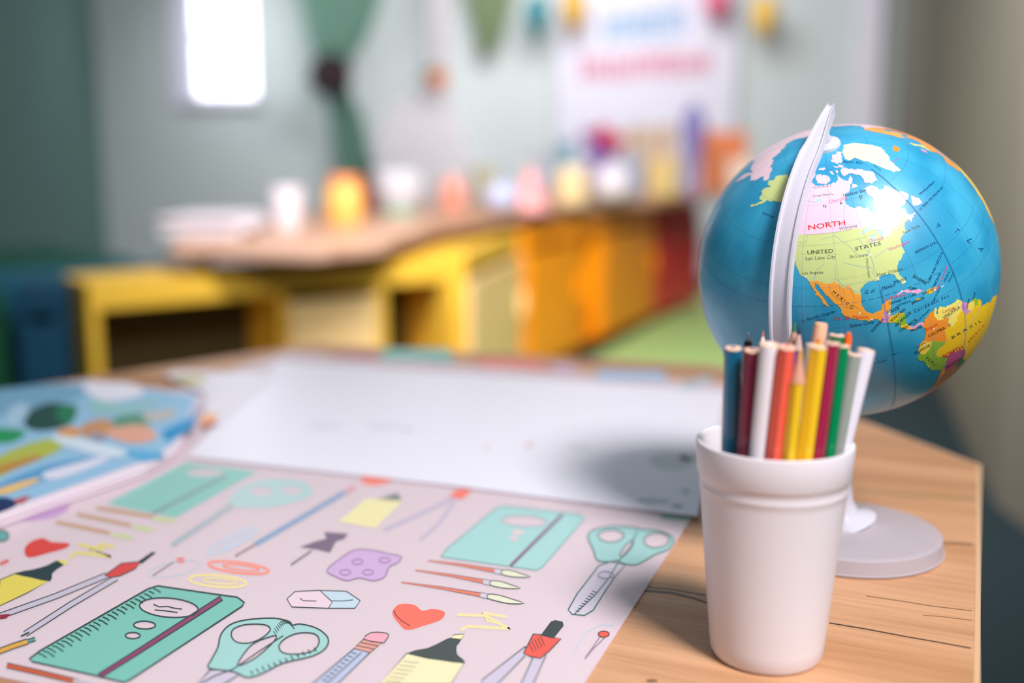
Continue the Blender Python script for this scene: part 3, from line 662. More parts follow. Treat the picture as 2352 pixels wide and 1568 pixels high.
# far strip of the print beyond the white sheet
for pts, c in (([(745, 818), (800, 806), (880, 810), (860, 826)], (196, 132, 132)), ([(880, 800), (1030, 800), (1046, 832), (872, 826)], (136, 192, 178)), ([(1085, 824), (1240, 828), (1262, 848), (1110, 842)], (240, 128, 108)),
               ([(1262, 834), (1318, 838), (1330, 856), (1272, 852)], (204, 160, 190)), ([(1370, 850), (1520, 852), (1540, 876), (1372, 872)], (160, 190, 220)), ([(1560, 880), (1630, 862), (1640, 872), (1570, 900)], (170, 190, 196))):
    p = P_(); p.poly(pts, c); p.build('printed_motif', dm)

# ------------------------------------------------------------------ white sheet and magazine
paper = mat('glossy_paper', (238, 236, 246), .3, .5)
def sheet(name, px, z, t, m, label, cat):
    pts = [at(x, y, z+t) for x, y in px]; c = sum(pts, Vector())/len(pts)
    e = empty(name, (c.x, c.y, z), label, cat); bm = bmesh.new(); prism(bm, pts, z, z+t); addobj('page', bm, m, e, world=True); return e
SZ = MT+.0012
ws = sheet('drawing_sheet', [(432, 1046), (1000, 1108), (1602, 1183), (1668, 900), (1100, 862), (640, 832), (560, 905)], SZ, .0012, paper, 'big white sheet of drawing paper lying across the desk mat', 'paper')
for x, y, rx, ry, c in ((745, 978, 46, 5, (222, 220, 234)), (880, 980, 40, 6, (224, 220, 238)), (935, 985, 16, 5, (216, 214, 232)), (1118, 1028, 7, 5, (228, 208, 212)), (1216, 1022, 9, 6, (228, 190, 190)), (1330, 1026, 30, 8, (224, 226, 234)), (540, 880, 60, 8, (190, 196, 222)), (1540, 1060, 50, 20, (206, 214, 218)), (1500, 1150, 40, 7, (190, 200, 206)), (1556, 1162, 14, 5, (150, 172, 168)), (1575, 1128, 10, 4, (140, 168, 160)), (1590, 1050, 30, 9, (186, 202, 200))):
    p = Print(SZ+.00125); p.poly(ell(x, y, rx, ry, .05, 20), c); p.build('faint_sketch', ws)
mgz = MT+.0006; MG = .009
mag = empty('magazine', (at(100, 1080, mgz).x, at(100, 1080, mgz).y, mgz), 'colourful closed comic magazine on the left of the desk', 'magazine')
outl = [(-260, 1275), (0, 1184), (330, 1070), (400, 1030), (462, 905), (205, 872), (-60, 905), (-300, 935)]
for i in range(5):
    bm = bmesh.new(); pts = [at(x+(4 if i % 2 else 0), y, mgz+MG) for x, y in outl]; prism(bm, pts, mgz+MG*i/5, mgz+MG*(i+.86)/5)
    addobj('page', bm, mat('page_edge', (236, 222, 232), .5), mag, world=True)
p = Print(mgz+MG)
p.poly([(-250, 1262), (0, 1172), (325, 1060), (395, 1022), (456, 908), (205, 876), (-60, 908), (-290, 940)], (150, 196, 226))
for pts, c in (([(-60, 905), (150, 880), (200, 900), (130, 930), (-60, 960)], (120, 170, 200)), ([(60, 950), (110, 925), (170, 935), (160, 975), (90, 990), (55, 975)], (10, 66, 58)), ([(130, 935), (175, 930), (170, 965), (140, 970)], (10, 120, 76)),
               ([(-20, 985), (60, 990), (30, 1015), (-20, 1015)], (20, 150, 86)), ([(-20, 1060), (60, 1020), (140, 1005), (135, 1035), (40, 1075), (-20, 1100)], (180, 190, 70)), ([(-20, 1075), (80, 1045), (90, 1055), (-20, 1095)], (190, 140, 60)),
               ([(-20, 1120), (100, 1070), (200, 1050), (180, 1070), (0, 1140)], (90, 160, 205)), ([(100, 1085), (230, 1050), (240, 1060), (130, 1100)], (226, 226, 242)), ([(-10, 1125), (80, 1098), (85, 1106), (10, 1135)], (242, 196, 110)),
               ([(-20, 1150), (15, 1142), (40, 1158), (-20, 1180)], (8, 38, 92)), ([(30, 1148), (70, 1138), (50, 1156)], (190, 80, 90)), ([(130, 990), (170, 980), (190, 995), (150, 1005)], (226, 152, 60)),
               ([(190, 975), (245, 962), (262, 990), (200, 1006)], (204, 146, 96)), ([(262, 960), (330, 950), (340, 975), (270, 985)], (86, 150, 120)), ([(250, 985), (330, 975), (360, 1005), (310, 1018), (255, 1005)], (232, 168, 142)),
               ([(330, 950), (400, 940), (390, 960), (340, 966)], (200, 190, 176)), ([(380, 985), (440, 955), (450, 925), (446, 975), (395, 1010), (375, 1002)], (0, 146, 204)), ([(120, 1000), (180, 1005), (290, 1035), (250, 1050), (140, 1020)], (214, 230, 240)),
               ([(290, 1035), (350, 1035), (380, 1045), (330, 1060)], (90, 176, 222)), ([(210, 920), (300, 930), (360, 915), (330, 945), (220, 950)], (150, 200, 200)), ([(195, 880), (300, 880), (330, 905), (250, 922), (205, 905)], (238, 238, 248)),  # last shape: glossy highlight painted near-white on the cover
               ([(20, 940), (60, 925), (60, 960), (20, 980)], (170, 205, 225)), ([(205, 990), (245, 1005), (220, 1015)], (150, 150, 170))):
    p.poly(smooth_loop(pts, 3), c)
p.build('cover_print', mag, 'patchwork of blue, green and orange cover artwork with a painted highlight')
lf = sheet('leaflet', [(470, 960), (505, 975), (575, 910), (640, 858), (400, 850), (380, 862), (470, 902)], SZ+.0016, .001, mat('leaflet_white', (232, 228, 236), .35), 'small white leaflet between the magazine and the white sheet', 'leaflet')
p = Print(SZ+.0027); p.poly(smooth_loop([(462, 958), (478, 950), (502, 953), (488, 972), (466, 978)], 3), (250, 176, 110)); p.poly([(466, 972), (488, 966), (482, 980)], (236, 120, 110)); p.build('leaflet_print', lf)
p = Print(SZ+.0027); p.poly([(400, 862), (470, 862), (470, 880), (420, 882)], (206, 196, 130)); p.build('leaflet_print', lf)

# ------------------------------------------------------------------ cup
CX, CY = .1375, .577
cup = empty('foam_cup', (CX, CY, TZ), 'white foam cup holding the coloured pencils', 'cup')
r0, r1, H = .0296, .0402, .119
def rr(z): return r0+(r1-.0012-r0)*z/.104
prof = [(0, 0), (r0-.004, 0), (r0-.0012, .0009), (r0+.0002, .0035)]
prof += [(rr(z), z) for z in (.01, .03, .05, .07, .09)]
prof += [(rr(.0935), .0935), (rr(.0935)+.0004, .0943), (rr(.095)+.0004, .0955), (rr(.0965), .0965), (rr(.1), .1000), (rr(.101)+.0006, .1010), (r1-.0004, .1020), (r1+.0001, .110), (r1+.0006, .1172), (r1+.0002, .1187), (r1-.0008, H), (r1-.0018, .1186), (r1-.0024, .117), (r1-.0032, .10), (r0+.003, .05), (r0-.001, .004), (r0-.003, .0028), (0, .0025)]
bm = bmesh.new(); lathe(bm, prof, 128); 
bmesh.ops.recalc_face_normals(bm, faces=bm.faces[:])
co = addobj('cup_body', bm, mat('cup_white', (240, 236, 242), .38, .45, translucent=.12), cup, smooth=True)

# ------------------------------------------------------------------ pencils
lead_w = mat('pencil_wood', (236, 196, 172), .6)
def pencil(px0, py0, dep, px1, py1, wpx, rgb, label, kind='flat', lead=None, name='coloured_pencil', n=6, twist=0, dtop=0.0, woodc=None):
    """(px0,py0) pixel at the rim, dep -1 front .. 1 back inside the rim; (px1,py1) top pixel; dtop: extra depth at the top"""
    # rim crossing point
    best = None; Rr = .0362-wpx*.5*.56/FPX
    r = ray(px0, py0)
    # intersect the vertical plane of this pixel column with the rim level
    z = TZ+H
    q = at(px0, py0, z)
    dv = Vector((r.x, r.y, 0)).normalized()
    base = Vector((CX, CY, z)); rel = q-base; rel.z = 0
    side = rel-dv*rel.dot(dv)
    half = math.sqrt(max(0, Rr*Rr-side.length_squared))
    P1 = base+side+dv*half*dep
    # actual pixel row is irrelevant (rim hides it); keep the column
    Ytop = P1.y+dtop
    P2 = aty(px1, py1, Ytop)
    d = (P2-P1).normalized()
    # shift so that the bottom stays in the cup
    zb = TZ+.0042; t = (zb-P1.z)/d.z; P0 = P1+d*t
    off = Vector((P0.x-CX, P0.y-CY, 0)); lim = .0215
    if off.length > lim:
        P0 = Vector((CX, CY, zb))+off.normalized()*lim
        d = (P2-P0).normalized()
    rad = wpx/2*(P2.length if False else (P2-Vector((0, 0, CAMZ))).length)/FPX
    Lt = (P2-P0).length
    e = empty(name, P0, label, 'pen' if name == 'fineliner_pen' else 'pencil', 'pencils in the white cup')
    e.rotation_mode = 'QUATERNION'; e.rotation_quaternion = d.to_track_quat('Z', 'Y')
    m = mat('paint_%d_%d_%d' % rgb, rgb, .3, .5, coat=.3); lm = mat('lead_%d_%d_%d' % (lead or rgb), (lead or rgb), .45)
    wd = mat('wood_%d_%d_%d' % woodc, woodc, .6) if woodc else lead_w
    if kind == 'flat':
        bm = bmesh.new(); lathe(bm, [(0, 0), (rad, 0), (rad, Lt-.0012), (rad*.97, Lt-.0006), (0, Lt-.0006)], n); addobj('barrel', bm, m, e, smooth=n > 8)
        bm = bmesh.new(); lathe(bm, [(0, Lt-.0005), (rad*.95, Lt-.0006), (rad*.9, Lt), (rad*.35, Lt+.0002), (0, Lt+.0002)], 20); addobj('wooden_end', bm, wd, e, smooth=True)
        bm = bmesh.new(); lathe(bm, [(0, Lt+.0001), (rad*.34, Lt+.0002), (rad*.32, Lt+.0004), (0, Lt+.0004)], 14); addobj('lead_core', bm, lm, e)
    elif kind == 'sharp':
        cone = rad*4.6; bl = Lt-cone
        bm = bmesh.new(); lathe(bm, [(0, 0), (rad, 0), (rad, bl), (rad*.9, bl+.0008), (0, bl+.0008)], n); addobj('barrel', bm, m, e, smooth=n > 8)
        bm = bmesh.new(); lathe(bm, [(rad*.99, bl), (rad*.32, bl+cone*.70), (0, bl+cone*.70)], 20); addobj('sharpened_wood', bm, wd, e, smooth=True)
        bm = bmesh.new(); lathe(bm, [(0, bl+cone*.69), (rad*.33, bl+cone*.695), (rad*.10, bl+cone*.97), (0, bl+cone)], 14); addobj('lead_tip', bm, lm, e, smooth=True)
    elif kind == 'blunt':
        bl = Lt-.0145
        bm = bmesh.new(); lathe(bm, [(0, 0), (rad, 0), (rad, bl), (0, bl)], n); addobj('barrel', bm, m, e, smooth=n > 8)
        bm = bmesh.new(); lathe(bm, [(0, bl), (rad, bl), (rad*.86, Lt-.001), (rad*.78, Lt), (0, Lt)], 20); addobj('sharpened_wood', bm, wd, e, smooth=True)
        bm = bmesh.new(); bmesh.ops.create_uvsphere(bm, u_segments=14, v_segments=10, radius=1, matrix=Matrix.Translation((rad*.1, -rad*.86*0-0, 0)) @ Matrix.Identity(4))
        inv = e.rotation_quaternion.inverted(); tow = (inv @ (Vector((0, 0, CAMZ))-P2)); tow.z = 0; tow.normalize()
        for v in bm.verts: v.co = Vector((v.co.x*rad*.34, v.co.y*rad*.34, v.co.z*.0034))+tow*rad*.78+Vector((0, 0, Lt-.0105))
        addobj('lead_core', bm, lm, e, smooth=True)
    elif kind == 'crayon':
        bl = Lt-.009
        bm = bmesh.new(); lathe(bm, [(0, 0), (rad*1.5, 0), (rad*1.5, bl-.004), (rad*.9, bl), (0, bl)], 16); addobj('barrel', bm, wd, e, smooth=True)
        bm = bmesh.new(); lathe(bm, [(0, bl-.001), (rad*.95, bl), (rad, bl+.002), (rad*.9, bl+.0055), (rad*.5, Lt-.0006), (0, Lt)], 16); addobj('lead_tip', bm, lm, e, smooth=True)
    elif kind == 'pen':
        bl = Lt-.0085
        bm = bmesh.new(); lathe(bm, [(0, 0), (rad, 0), (rad, bl), (rad*.8, bl+.0005), (0, bl+.0005)], 20); addobj('barrel', bm, m, e, smooth=True)
        bm = bmesh.new(); lathe(bm, [(0, bl), (rad*.86, bl), (rad*.84, bl+.0035), (rad*.5, bl+.0042), (0, bl+.0042)], 20); addobj('collar', bm, mat('black_plastic', (16, 18, 22), .2, .6), e, smooth=True)
        bm = bmesh.new(); lathe(bm, [(0, bl+.004), (rad*.46, bl+.0042), (rad*.14, Lt-.0006), (0, Lt)], 16); addobj('metal_nib', bm, mat('nib_steel', (190, 186, 180), .2, metal=1), e, smooth=True)
    return e
# back row first
pencil(1712, 1000, .55, 1719, 763, 22, (180, 120, 92), 'fine pen with a black collar and pointed metal nib', 'pen', name='fineliner_pen', n=12)
pencil(1737, 1000, .60, 1753, 759, 20, (120, 90, 80), 'pencil with a pale splintered tip next to the fine pen', 'sharp', (196, 120, 110), woodc=(248, 222, 210), n=12)
pencil(1800, 1000, .5, 1826, 738, 34, (60, 50, 60), 'pencil with a green tip on a darkened wooden cone, in front of the globe arm', 'sharp', (60, 110, 60), woodc=(196, 150, 128))
pencil(1818, 1000, .35, 1836, 752, 22, (90, 90, 170), 'thin pencil with a dark blue tip behind the yellow ones', 'sharp', (34, 30, 84), woodc=(206, 170, 160))
pencil(1850, 1000, .35, 1886, 742, 34, (240, 220, 200), 'blunt peach coloured pencil standing tallest, with an orange core', 'blunt', (250, 128, 30), woodc=(244, 184, 148))
pencil(1905, 1000, .45, 1922, 768, 36, (10, 130, 84), 'dark green pencil with a flat wooden end in the back row', 'flat', (20, 90, 60), n=6)
pencil(1918, 1000, .35, 1950, 762, 17, (235, 120, 60), 'pencil with a thick bright orange rounded tip', 'crayon', (255, 104, 10), woodc=(240, 214, 206), n=12)
pencil(1893, 1035, -.45, 1902, 985, 22, (255, 132, 10), 'short bright orange stub low in the cup', 'flat', (255, 140, 20), woodc=(255, 140, 20))
pencil(1845, 1000, -.2, 1866, 790, 30, (190, 214, 226), 'pale blue pencil wedged behind the yellow ones', 'flat', (90, 130, 170))
# front row
pencil(1672, 1032, -.72, 1684, 798, 40, (0, 104, 142), 'deep blue pencil with a flat wooden end, leftmost in the cup', 'flat', (0, 90, 130), dtop=-.006)
pencil(1708, 1040, -.84, 1728, 803, 39, (128, 34, 66), 'dark maroon pencil right of the deep blue one', 'flat', (110, 26, 50), dtop=-.006)
pencil(1742, 1046, -.90, 1768, 790, 45, (236, 232, 238), 'white pencil left of the coral one', 'flat', (240, 236, 240), dtop=-.008, n=12)
pencil(1778, 1048, -.95, 1808, 796, 41, (255, 104, 84), 'coral red pencil with a flat wooden end', 'flat', (240, 90, 70), dtop=-.008)
pencil(1812, 1050, -1.0, 1840, 800, 34, (255, 212, 40), 'short sharpened yellow pencil showing its yellow tip in front', 'sharp', (250, 186, 30), woodc=(232, 168, 140), dtop=-.008)
pencil(1846, 1048, -.92, 1879, 794, 42, (255, 208, 40), 'long yellow pencil with a flat end right of the sharpened yellow one', 'flat', (240, 180, 40), dtop=-.006)
pencil(1878, 1044, -.85, 1911, 786, 37, (164, 34, 76), 'crimson purple pencil right of the long yellow one', 'flat', (140, 30, 60), dtop=-.002)
pencil(1909, 1036, -.80, 1934, 792, 37, (0, 138, 84), 'bright green pencil in the front row', 'flat', (0, 110, 70), dtop=0)
pencil(1925, 1028, -.70, 1962, 812, 38, (150, 156, 148), 'grey pencil between the green and the right hand white one', 'flat', (150, 150, 150), dtop=0, n=12)
pencil(1936, 1020, -.50, 1990, 802, 40, (232, 226, 238), 'white pencil leaning out furthest to the right', 'flat', (230, 220, 230), dtop=0, n=12)

# ------------------------------------------------------------------ globe
GC = Vector((.21785, .743, .90819)); GR_ = .09474
M3 = Matrix(((0.95557608, -0.06545405, -0.28738498), (-0.06280809, 0.90741649, -0.41551228), (0.28797483, 0.4151037, 0.86299445)))
globe = empty('globe', (.224, .743, TZ), 'blue political globe with a frosted white arm and round foot on the desk', 'globe')
frost = mat('frosted_plastic', (236, 234, 244), .35, .5, translucent=.25, trans=.10)
frost2 = mat('frosted_foot', (212, 204, 212), .35, .45, translucent=.2, trans=.26)
OCEAN = globe_mat('globe_ocean', (40, 158, 196), .45)
bm = bmesh.new(); bmesh.ops.create_uvsphere(bm, u_segments=192, v_segments=96, radius=GR_)
ball = addobj('globe_ball', bm, OCEAN, globe, smooth=True)
for f in ball.data.polygons: f.use_smooth = True
ball.matrix_local = Matrix.Translation(GC-Vector(globe.location)) @ M3.to_4x4()
def ll(lon, lat, r=1.0):
    lo, la = math.radians(lon), math.radians(lat)
    return Vector((math.cos(la)*math.cos(lo), math.cos(la)*math.sin(lo), math.sin(la)))*GR_*r
def jit(a, b, lvl):
    if lvl == 0 or math.dist(a, b) < .45: return [a]
    m = ((a[0]+b[0])/2, (a[1]+b[1])/2)
    if a[1] != b[1]:
        k1, k2 = sorted((a, b)); rnd = random.Random('%.4f,%.4f,%.4f,%.4f' % (*k1, *k2)); t = rnd.uniform(-.16, .16)*min(1, 4/math.dist(a, b))
        dx, dy = k2[0]-k1[0], k2[1]-k1[1]; m = (m[0]-dy*t, m[1]+dx*t)
    return jit(a, m, lvl-1)+jit(m, b, lvl-1)
def land(pts, rgb, lay=1, name='printed_country', rough=True, lvl=4):
    P = []
    for i in range(len(pts)): P += jit(pts[i], pts[(i+1) % len(pts)], lvl if rough else 0)
    bm = bmesh.new(); vs = [bm.verts.new((x, y, 0)) for x, y in P]
    for t in tessellate_polygon([[Vector((x, y, 0)) for x, y in P]]):
        try: bm.faces.new([vs[i] for i in t])
        except ValueError: pass
    for it in range(7):
        es = [e for e in bm.edges if e.calc_length() > 4.0]
        if not es: break
        bmesh.ops.subdivide_edges(bm, edges=es, cuts=1, use_grid_fill=False)
        bmesh.ops.triangulate(bm, faces=[f for f in bm.faces if len(f.verts) > 3])
    bmesh.ops.recalc_face_normals(bm, faces=bm.faces[:])
    for v in bm.verts: v.co = ll(v.co.x, v.co.y, 1.0009+.0002*lay)
    for f in bm.faces:
        f.smooth = True
        f.normal_update()
        if f.normal.dot(f.calc_center_median()) < 0: f.normal_flip()
    me = bpy.data.meshes.new(name); bm.to_mesh(me); bm.free()
    key = 'globe_%d_%d_%d' % rgb
    if key not in MATS: MATS[key] = globe_mat(key, rgb, .28)
    me.materials.append(MATS[key])
    me.normals_split_custom_set_from_vertices([v.co.normalized() for v in me.vertices])
    return link(name, me, ball)
PINK = (240, 204, 224); YG = (206, 220, 140); ORA = (250, 168, 56); CRE = (252, 242, 196); YEL = (244, 204, 30); GRN = (140, 190, 60); MAG = (190, 92, 140); PUR = (216, 150, 200)
land([(-141, 69.6), (-136, 69), (-130, 70), (-125, 70), (-120, 69.5), (-115, 68), (-109, 68), (-102, 67.8), (-98, 68.2), (-95, 69), (-94, 71.8), (-92, 70), (-90, 68.8), (-86, 67.5), (-82, 69.5), (-81.5, 68), (-84, 66.3), (-87, 65), (-88, 64), (-93, 62.5), (-94.5, 60), (-94.5, 58.7), (-92.5, 57), (-88, 56.5), (-82.5, 55.2), (-82, 53), (-80, 51.3), (-79, 52), (-79, 54.5), (-77, 56), (-76.5, 58), (-78.3, 60), (-77.7, 62.4), (-74, 62.3), (-70, 61), (-69.5, 59), (-66, 58.8), (-64.5, 60.2), (-62, 57.5), (-60, 55), (-57.3, 54), (-56, 52.3), (-59, 51), (-65, 50.2), (-67, 49.3), (-70.5, 47), (-66, 49.2), (-64.3, 48.7), (-65, 47), (-64, 46), (-61, 45.7), (-61, 45.2), (-63.5, 44.6), (-66, 43.5), (-66, 44.8), (-67, 45), (-67.5, 47.2), (-69.2, 47.4), (-71, 45.2), (-75, 45), (-77, 43.8), (-79, 43.3), (-82.5, 42), (-82.3, 43.5), (-81.5, 45.2), (-84, 46.2), (-85, 47.8), (-88.5, 48.5), (-90, 48), (-95, 49), (-123, 49), (-123.5, 49.3), (-127.5, 51), (-130, 54.5), (-130, 56), (-134, 59), (-137.5, 59), (-141, 60.3)], PINK)
land([(-124.7, 48.4), (-123, 49), (-95, 49), (-90, 48), (-88.5, 48.5), (-85, 47.8), (-84, 46.2), (-82.3, 45), (-82.5, 42), (-79, 43.3), (-77, 43.8), (-75, 45), (-71, 45.2), (-69.2, 47.4), (-67.5, 47.2), (-67, 45), (-70, 43.7), (-70.7, 42), (-70, 41.7), (-74, 40.7), (-75.5, 38.5), (-76, 37), (-75.6, 35.3), (-78, 34), (-81, 32), (-81.4, 30.5), (-80.1, 27), (-80.3, 25.3), (-81.2, 25.2), (-82.7, 27.6), (-83, 29.2), (-84.2, 30), (-86, 30.4), (-89, 30.3), (-89.3, 29.2), (-91, 29.3), (-94, 29.6), (-97, 28), (-97.3, 26), (-99.2, 26.5), (-101.5, 29.8), (-103.2, 29), (-104.7, 30.5), (-106.5, 31.8), (-108.2, 31.3), (-111, 31.3), (-114.8, 32.5), (-117.1, 32.5), (-118.4, 34), (-120.6, 34.6), (-122.4, 37.2), (-124.3, 40.4), (-124.1, 44), (-124, 46.3)], YG)
land([(-141, 69.6), (-141, 60.3), (-144, 60), (-148, 60), (-151.5, 59.3), (-153.5, 59.5), (-156, 57.5), (-160, 55.6), (-164.5, 54.6), (-161, 55.9), (-157.8, 58), (-158, 58.6), (-162, 58.7), (-162, 60), (-165.5, 61), (-164.5, 63), (-161, 63.7), (-161, 64.5), (-166, 64.6), (-168, 65.6), (-163.5, 66.5), (-166.5, 68.3), (-163, 69.5), (-156.5, 71.3), (-150, 70.5)], YG)
land([(-141, 60.3), (-137.5, 59), (-134, 59), (-130, 56), (-130, 54.8), (-133, 55), (-136, 58), (-140, 59.7)], YG)
land([(-117.1, 32.5), (-114.8, 32.5), (-111, 31.3), (-108.2, 31.3), (-106.5, 31.8), (-104.7, 30.5), (-103.2, 29), (-101.5, 29.8), (-99.2, 26.5), (-97.3, 26), (-97.8, 22.5), (-97.2, 20.5), (-96, 19), (-94.5, 18.2), (-92, 18.6), (-91, 19), (-90.5, 20.8), (-88.5, 21.5), (-87, 21.4), (-87.5, 19.5), (-88, 18.4), (-89.2, 17.9), (-91, 17.9), (-90.5, 16.1), (-91.8, 16), (-92.2, 14.6), (-94, 16.1), (-96.5, 15.7), (-99.5, 16.7), (-102, 17.9), (-104.5, 19.1), (-105.6, 20.4), (-105.4, 21.8), (-106.4, 23.2), (-108.4, 25.2), (-109.4, 26.6), (-111, 28), (-112.5, 30), (-113.2, 31.2), (-114.8, 31.8), (-114.6, 30.5), (-113, 28.5), (-111.5, 26.5), (-110.5, 24.3), (-109.5, 23.1), (-110.2, 23), (-112, 24.7), (-112.3, 26), (-114.7, 27.5), (-114.2, 28.5), (-115.8, 30.3)], ORA)
land([(-92.2, 14.6), (-91.8, 16), (-90.5, 16.1), (-91, 17.9), (-89.2, 17.9), (-89, 15.9), (-88.4, 15.8), (-89.4, 14.4), (-90, 13.7), (-91.5, 13.9)], PUR)
land([(-89.2, 17.9), (-88, 18.4), (-88.3, 16.5), (-89, 15.9)], CRE)
land([(-90, 13.7), (-89.4, 14.4), (-88.4, 15.8), (-86, 15.9), (-83.2, 15), (-84.8, 14.7), (-86.5, 13.8), (-87.6, 13), (-89, 13.3)], YEL)
land([(-83.2, 15), (-83.5, 13), (-83.7, 11), (-85.7, 11.1), (-87.6, 12.9), (-86.5, 13.8), (-84.8, 14.7)], GRN)
land([(-83.7, 11), (-82.6, 9.6), (-83, 8.3), (-84.5, 9.6), (-85.8, 10.2), (-85.7, 11.1)], YEL)
land([(-82.6, 9.6), (-81, 8.8), (-79.5, 9.6), (-77.4, 8.7), (-77.9, 7.4), (-78.5, 8.6), (-80, 8.3), (-80.4, 7.3), (-81.7, 7.8), (-83, 8.3)], (244, 176, 206))
land([(-84.9, 21.9), (-83, 23), (-80.5, 23.1), (-77, 21.6), (-74.2, 20.2), (-77.6, 19.9), (-77.2, 20.6), (-78.5, 21), (-80.5, 21.8), (-82.5, 22.6)], (244, 176, 210))
land([(-74.4, 18.4), (-73, 19.9), (-71.8, 19.8), (-71.8, 18)], YEL); land([(-71.8, 18), (-71.8, 19.8), (-69.9, 19.7), (-68.4, 18.6), (-70.5, 18.3)], ORA)
land([(-78.3, 18.3), (-77, 18.5), (-76.3, 17.9), (-77.5, 17.8)], YEL); land([(-67.2, 18.4), (-65.7, 18.4), (-66, 18), (-67.1, 18)], PINK)
land([(-77.4, 8.7), (-75.5, 10.6), (-74, 11.3), (-71.7, 12.4), (-72.6, 11), (-73, 9.3), (-72, 7.2), (-67.5, 6.2), (-67.9, 4), (-67.3, 2), (-69.8, 1.7), (-69.9, -4.2), (-72.5, -2.3), (-75.2, -.2), (-77.5, .7), (-78.8, 1.4), (-77.3, 4), (-77.4, 6.5), (-77.9, 7.4)], (244, 152, 48))
land([(-71.7, 12.4), (-71.3, 11.5), (-72, 9.8), (-71.1, 9.2), (-71.2, 11), (-70, 12), (-68, 10.6), (-64.5, 10.2), (-62, 10.7), (-60, 8.5), (-61, 7), (-61, 5), (-64, 4), (-63.5, 2.2), (-66.9, 1.2), (-67.9, 4), (-67.5, 6.2), (-72, 7.2), (-73, 9.3), (-72.6, 11)], (246, 232, 110))
land([(-60, 8.5), (-57.2, 6), (-58, 3.9), (-56.5, 2), (-59.7, 1.8), (-59.9, 4.5), (-61, 5), (-61, 7)], PUR)
land([(-57.2, 6), (-54, 5.9), (-54.5, 2.4), (-56.5, 2), (-58, 3.9)], (246, 224, 90)); land([(-54, 5.9), (-51.7, 4.2), (-52.5, 2.3), (-54.5, 2.4)], GRN)
land([(-78.8, 1.4), (-77.5, .7), (-75.2, -.2), (-76, -2.5), (-78.5, -4.8), (-80.3, -3.4), (-79.8, -2.3), (-81, -2.2), (-80.2, .5)], (246, 224, 80))
land([(-80.3, -3.4), (-78.5, -4.8), (-76, -2.5), (-75.2, -.2), (-72.5, -2.3), (-69.9, -4.2), (-72.9, -5.2), (-74, -7.5), (-72.8, -9.5), (-70.6, -11), (-68.7, -12.5), (-69.3, -15), (-69, -16.5), (-70.3, -18.4), (-73, -16.6), (-76.2, -14), (-77.5, -11.5), (-79.5, -7.5), (-81.2, -6), (-81.3, -4.4)], GRN)
land([(-68.7, -12.5), (-65.3, -9.8), (-65, -12), (-60.3, -13.8), (-58.3, -16.3), (-57.8, -18.5), (-59, -19.3), (-62.2, -20.6), (-62.8, -22), (-67.5, -22.8), (-68.5, -20), (-69, -16.5), (-69.3, -15)], MAG)
land([(-59.9, 4.5), (-59.7, 1.8), (-56.5, 2), (-54.5, 2.4), (-52.5, 2.3), (-51.7, 4.2), (-50, 1), (-50, -.5), (-48, -.8), (-44.5, -2.7), (-40, -2.9), (-37, -4.8), (-35.3, -5.5), (-34.8, -8), (-37, -11), (-39, -13.5), (-39, -17.5), (-41, -22), (-44.5, -23.3), (-48.5, -26), (-48.7, -28.5), (-52, -32.5), (-53.4, -33.7), (-57.6, -30.2), (-53.8, -27.2), (-54.6, -25.5), (-54.3, -24), (-57.8, -22.1), (-58, -20), (-57.8, -18.5), (-58.3, -16.3), (-60.3, -13.8), (-65, -12), (-65.3, -9.8), (-68.7, -12.5), (-68.7, -11.1), (-70.6, -11), (-72.8, -9.5), (-74, -7.5), (-72.9, -5.2), (-69.9, -4.2), (-69.8, 1.7), (-67.3, 2), (-66.9, 1.2), (-63.5, 2.2), (-64, 4), (-61, 5)], YEL)
land([(-67.5, -22.8), (-62.8, -22), (-58, -25), (-57.6, -30.2), (-58.4, -34), (-57, -36.5), (-62, -39), (-65, -41), (-66, -45), (-68.5, -50), (-68.5, -52.5), (-72, -51.5), (-71.7, -44), (-70, -34), (-68.5, -27)], (190, 140, 90))
land([(-70.3, -18.4), (-69, -18), (-68, -22.8), (-69, -27), (-70.2, -34), (-72, -44), (-72.5, -51.5), (-69, -53), (-74, -52), (-75.5, -47), (-73.7, -41), (-73.5, -37), (-71.5, -31), (-70.5, -24)], (240, 160, 60))
land([(-62.8, -22), (-62.2, -20.6), (-59, -19.3), (-57.8, -22.1), (-54.3, -24), (-54.6, -25.5), (-58, -27), (-58, -25)], (70, 140, 70))
land([(-73, 78), (-68, 76), (-60, 76), (-54, 71), (-52, 67), (-49, 61.5), (-44, 60), (-42, 63), (-38, 65.7), (-31, 68), (-23, 70), (-20, 75), (-18, 80), (-30, 83.4), (-45, 82.5), (-60, 82), (-66, 80)], CRE)
for pts in ([(-61.5, 66.5), (-65, 62.7), (-71, 62.8), (-75, 64.5), (-73, 67.5), (-79, 70), (-88, 70.3), (-89, 73), (-81, 73.6), (-76, 72.5), (-68, 70)], [(-117, 71), (-115, 69), (-105, 68.7), (-102, 70), (-105, 72.5), (-112, 73), (-118, 72.3)], [(-125, 72), (-120, 71.5), (-118, 74), (-124, 74.2)],
            [(-90, 77), (-80, 76.5), (-75, 79), (-63, 82), (-70, 83.2), (-88, 82), (-92, 80)], [(-95, 76.5), (-80, 75.5), (-82, 74.6), (-92, 75)], [(-117, 75.5), (-106, 75), (-107, 76.3), (-115, 76.3)], [(-102, 73.5), (-97, 71.8), (-98, 73.8)], [(-95, 73.9), (-91, 73.5), (-93, 72)], [(-96, 80.5), (-88, 79.5), (-90, 78.2), (-95, 78.5)],
            [(-87, 64), (-81, 64), (-84, 65.8)], [(-59.2, 47.8), (-55.5, 51.4), (-53, 48.5), (-53.5, 46.8), (-56, 47)], [(-128, 50.8), (-125, 50), (-123.5, 48.4), (-126, 49.3)]): land(pts, PINK)
